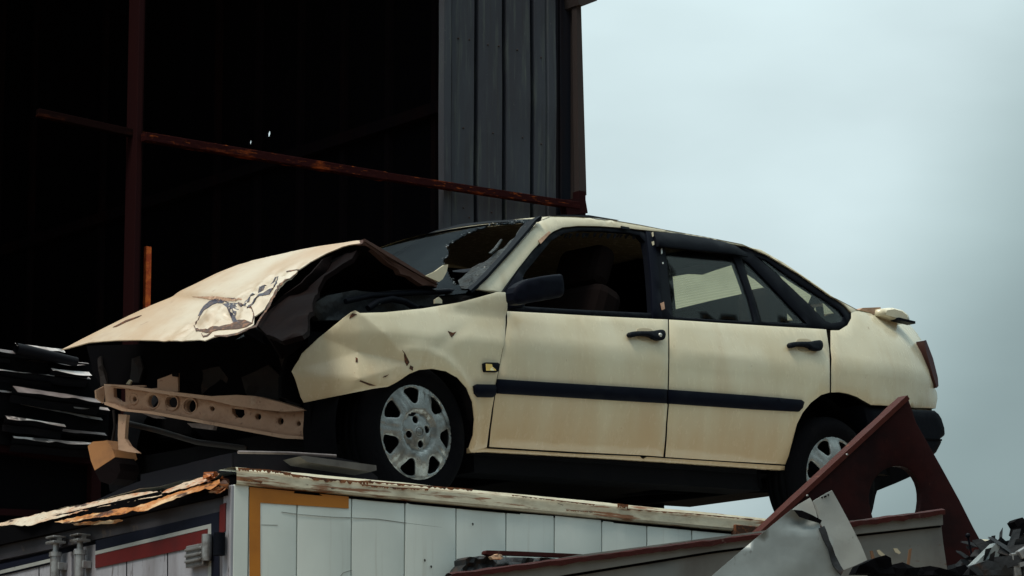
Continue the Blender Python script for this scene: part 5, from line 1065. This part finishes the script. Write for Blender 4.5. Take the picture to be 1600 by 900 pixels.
for i in range(150):
    px_ = rr.uniform(1535, 1625); lo_ = 862 - (px_ - 1545) * .28 + (18 if px_ < 1556 else 0); py_ = rr.uniform(lo_, 915); c0 = xp.px(px_, py_) + Vector((0, rr.uniform(-.08, .25), 0)); th = rr.gauss(.5, .8); L_ = rr.uniform(.02, .11); w_ = rr.uniform(.006, .035)
    d = Vector((math.cos(th), rr.uniform(-.5, .5), math.sin(th))); n_ = Vector((-math.sin(th), rr.uniform(-.6, .6), math.cos(th))); mid = c0 + n_ * rr.uniform(-.01, .02)
    vv = [c0 - d * L_ - n_ * w_ * rr.random(), mid - n_ * w_, c0 + d * L_ - n_ * w_ * .4, c0 + d * L_ * rr.uniform(.7, 1) + n_ * w_, mid + n_ * w_, c0 - d * L_ * .8 + n_ * w_ * rr.random()]
    m.add(vv, [(0, 1, 4, 5), (1, 2, 3, 4)]); m.add([v + Vector((.003, .006, -.003)) for v in vv], [(5, 4, 1, 0), (4, 3, 2, 1)])
tag(m.build('scrap_tangle', scrapd, None, XF), 'dark tangled torn metal at the right edge of the pile', 'scrap', kind='stuff')
m = MB(); a_, c_ = xp.px(1572, 873), xp.px(1608, 850)
m.bar(a_ + Vector((0, -.1, 0)), c_ + Vector((0, -.1, 0)), .03, .035, bev=.004); m.bar(xp.px(1568, 868) + Vector((0, -.08, 0)), xp.px(1574, 905) + Vector((0, -.08, 0)), .03, .028, up=(0, 1, 0), bev=.004); m.bar(xp.px(1590, 870) + Vector((0, -.09, 0)), xp.px(1585, 905) + Vector((0, -.09, 0)), .02, .02, up=(0, 1, 0)); m.bar(xp.px(1572, 888) + Vector((0, -.1, 0)), xp.px(1606, 878) + Vector((0, -.1, 0)), .02, .016)
tag(m.build('bent_angle_bars', chrome, None, XF), 'bent grey angle-bar frame on the tangle at the right edge', 'scrap', 'scrap pieces at the lower right')
scrap('scrap_lump', [(1593, 813), (1597, 809), (1606, 806), (1612, 812), (1611, 830), (1603, 836), (1596, 832), (1598, 822)], blackm, 'small black lump high at the right edge of the picture', h=-.05, amp=.02, seed=9)
m = MB(); q = xp.px(1531, 832); m.lathe([(.0001, -.01), (.007, -.008), (.010, 0), (.007, .008), (.0001, .01)], 10, tuple(q + Vector((0, .1, 0)))); m.tube([q + Vector((0, .1, 0)), q + Vector((0.02, .1, -.1))], .004); tag(m.build('bolt_end', blackp, None, XF), 'tiny dark knob on a pin beside the gusset right edge', 'bolt')
# crumpled bundle in front of the truck side
DF = Frame(BB.w((0, -.12, 0)), 35); dp_ = PP(DF, (0, 0, 0), (1, 0, 0), (0, 0, 1))
o = trace('crumpled_bundle', dp_, [(727, 874), (732, 870), (742, 871), (752, 868), (800, 870), (850, 872), (900, 874), (960, 880), (960, 920), (700, 920), (728, 882)], [], scrapd, None, depth=.08, step=.018, disp=lambda a, b_: .04 * fbm(Vector((a * 14, b_ * 20, 1)), 5), smooth=False)
tag(o, 'dark crumpled metal bundle resting between the truck side and the trough rim', 'scrap')
o = trace('angle_iron', dp_, [(750, 864), (752, 861.5), (800, 863), (870, 866), (920, 868.5), (920, 874), (840, 871), (790, 869), (756, 869), (750, 867)], [], hopr, None, depth=.03, h0=.04, step=.05); tag(o, 'dark red angle iron lying over the crumpled bundle against the truck side', 'bar')
o = trace('rusty_rag', dp_, [(754, 872), (762, 868), (772, 869), (775, 874), (766, 877), (756, 876)], [], railrust, None, depth=.02, h0=.06, step=.015, disp=lambda a, b_: .02 * fbm(Vector((a * 20, b_ * 20, 1)))); tag(o, 'small orange rusty scrap on the left end of the crumpled bundle', 'scrap')

# ------------------------------------------------------------------ heap below the picture that carries the scrap
m = MB(); hc_ = BB.w((2.6, -1.0, 0))
def heap(u, v):
    x = (u - .5) * 7; y = (v - .5) * 1.7; r = min(1, math.hypot(x / 3.5, y / .85)); z = 2.55 * (1 - r ** 3) + .25 * fbm(Vector((x * 1.5, y * 2, 0)), 5) * (1 - r); return Vector((x, y, max(z, -.05)))
m.grid(110, 40, heap, False)
hf = Frame(Vector((hc_.x, hc_.y, 0)), 32); tag(m.build('scrap_heap', scrapd, None, hf), 'heap of dark mixed scrap metal below the bent panels', kind='stuff')
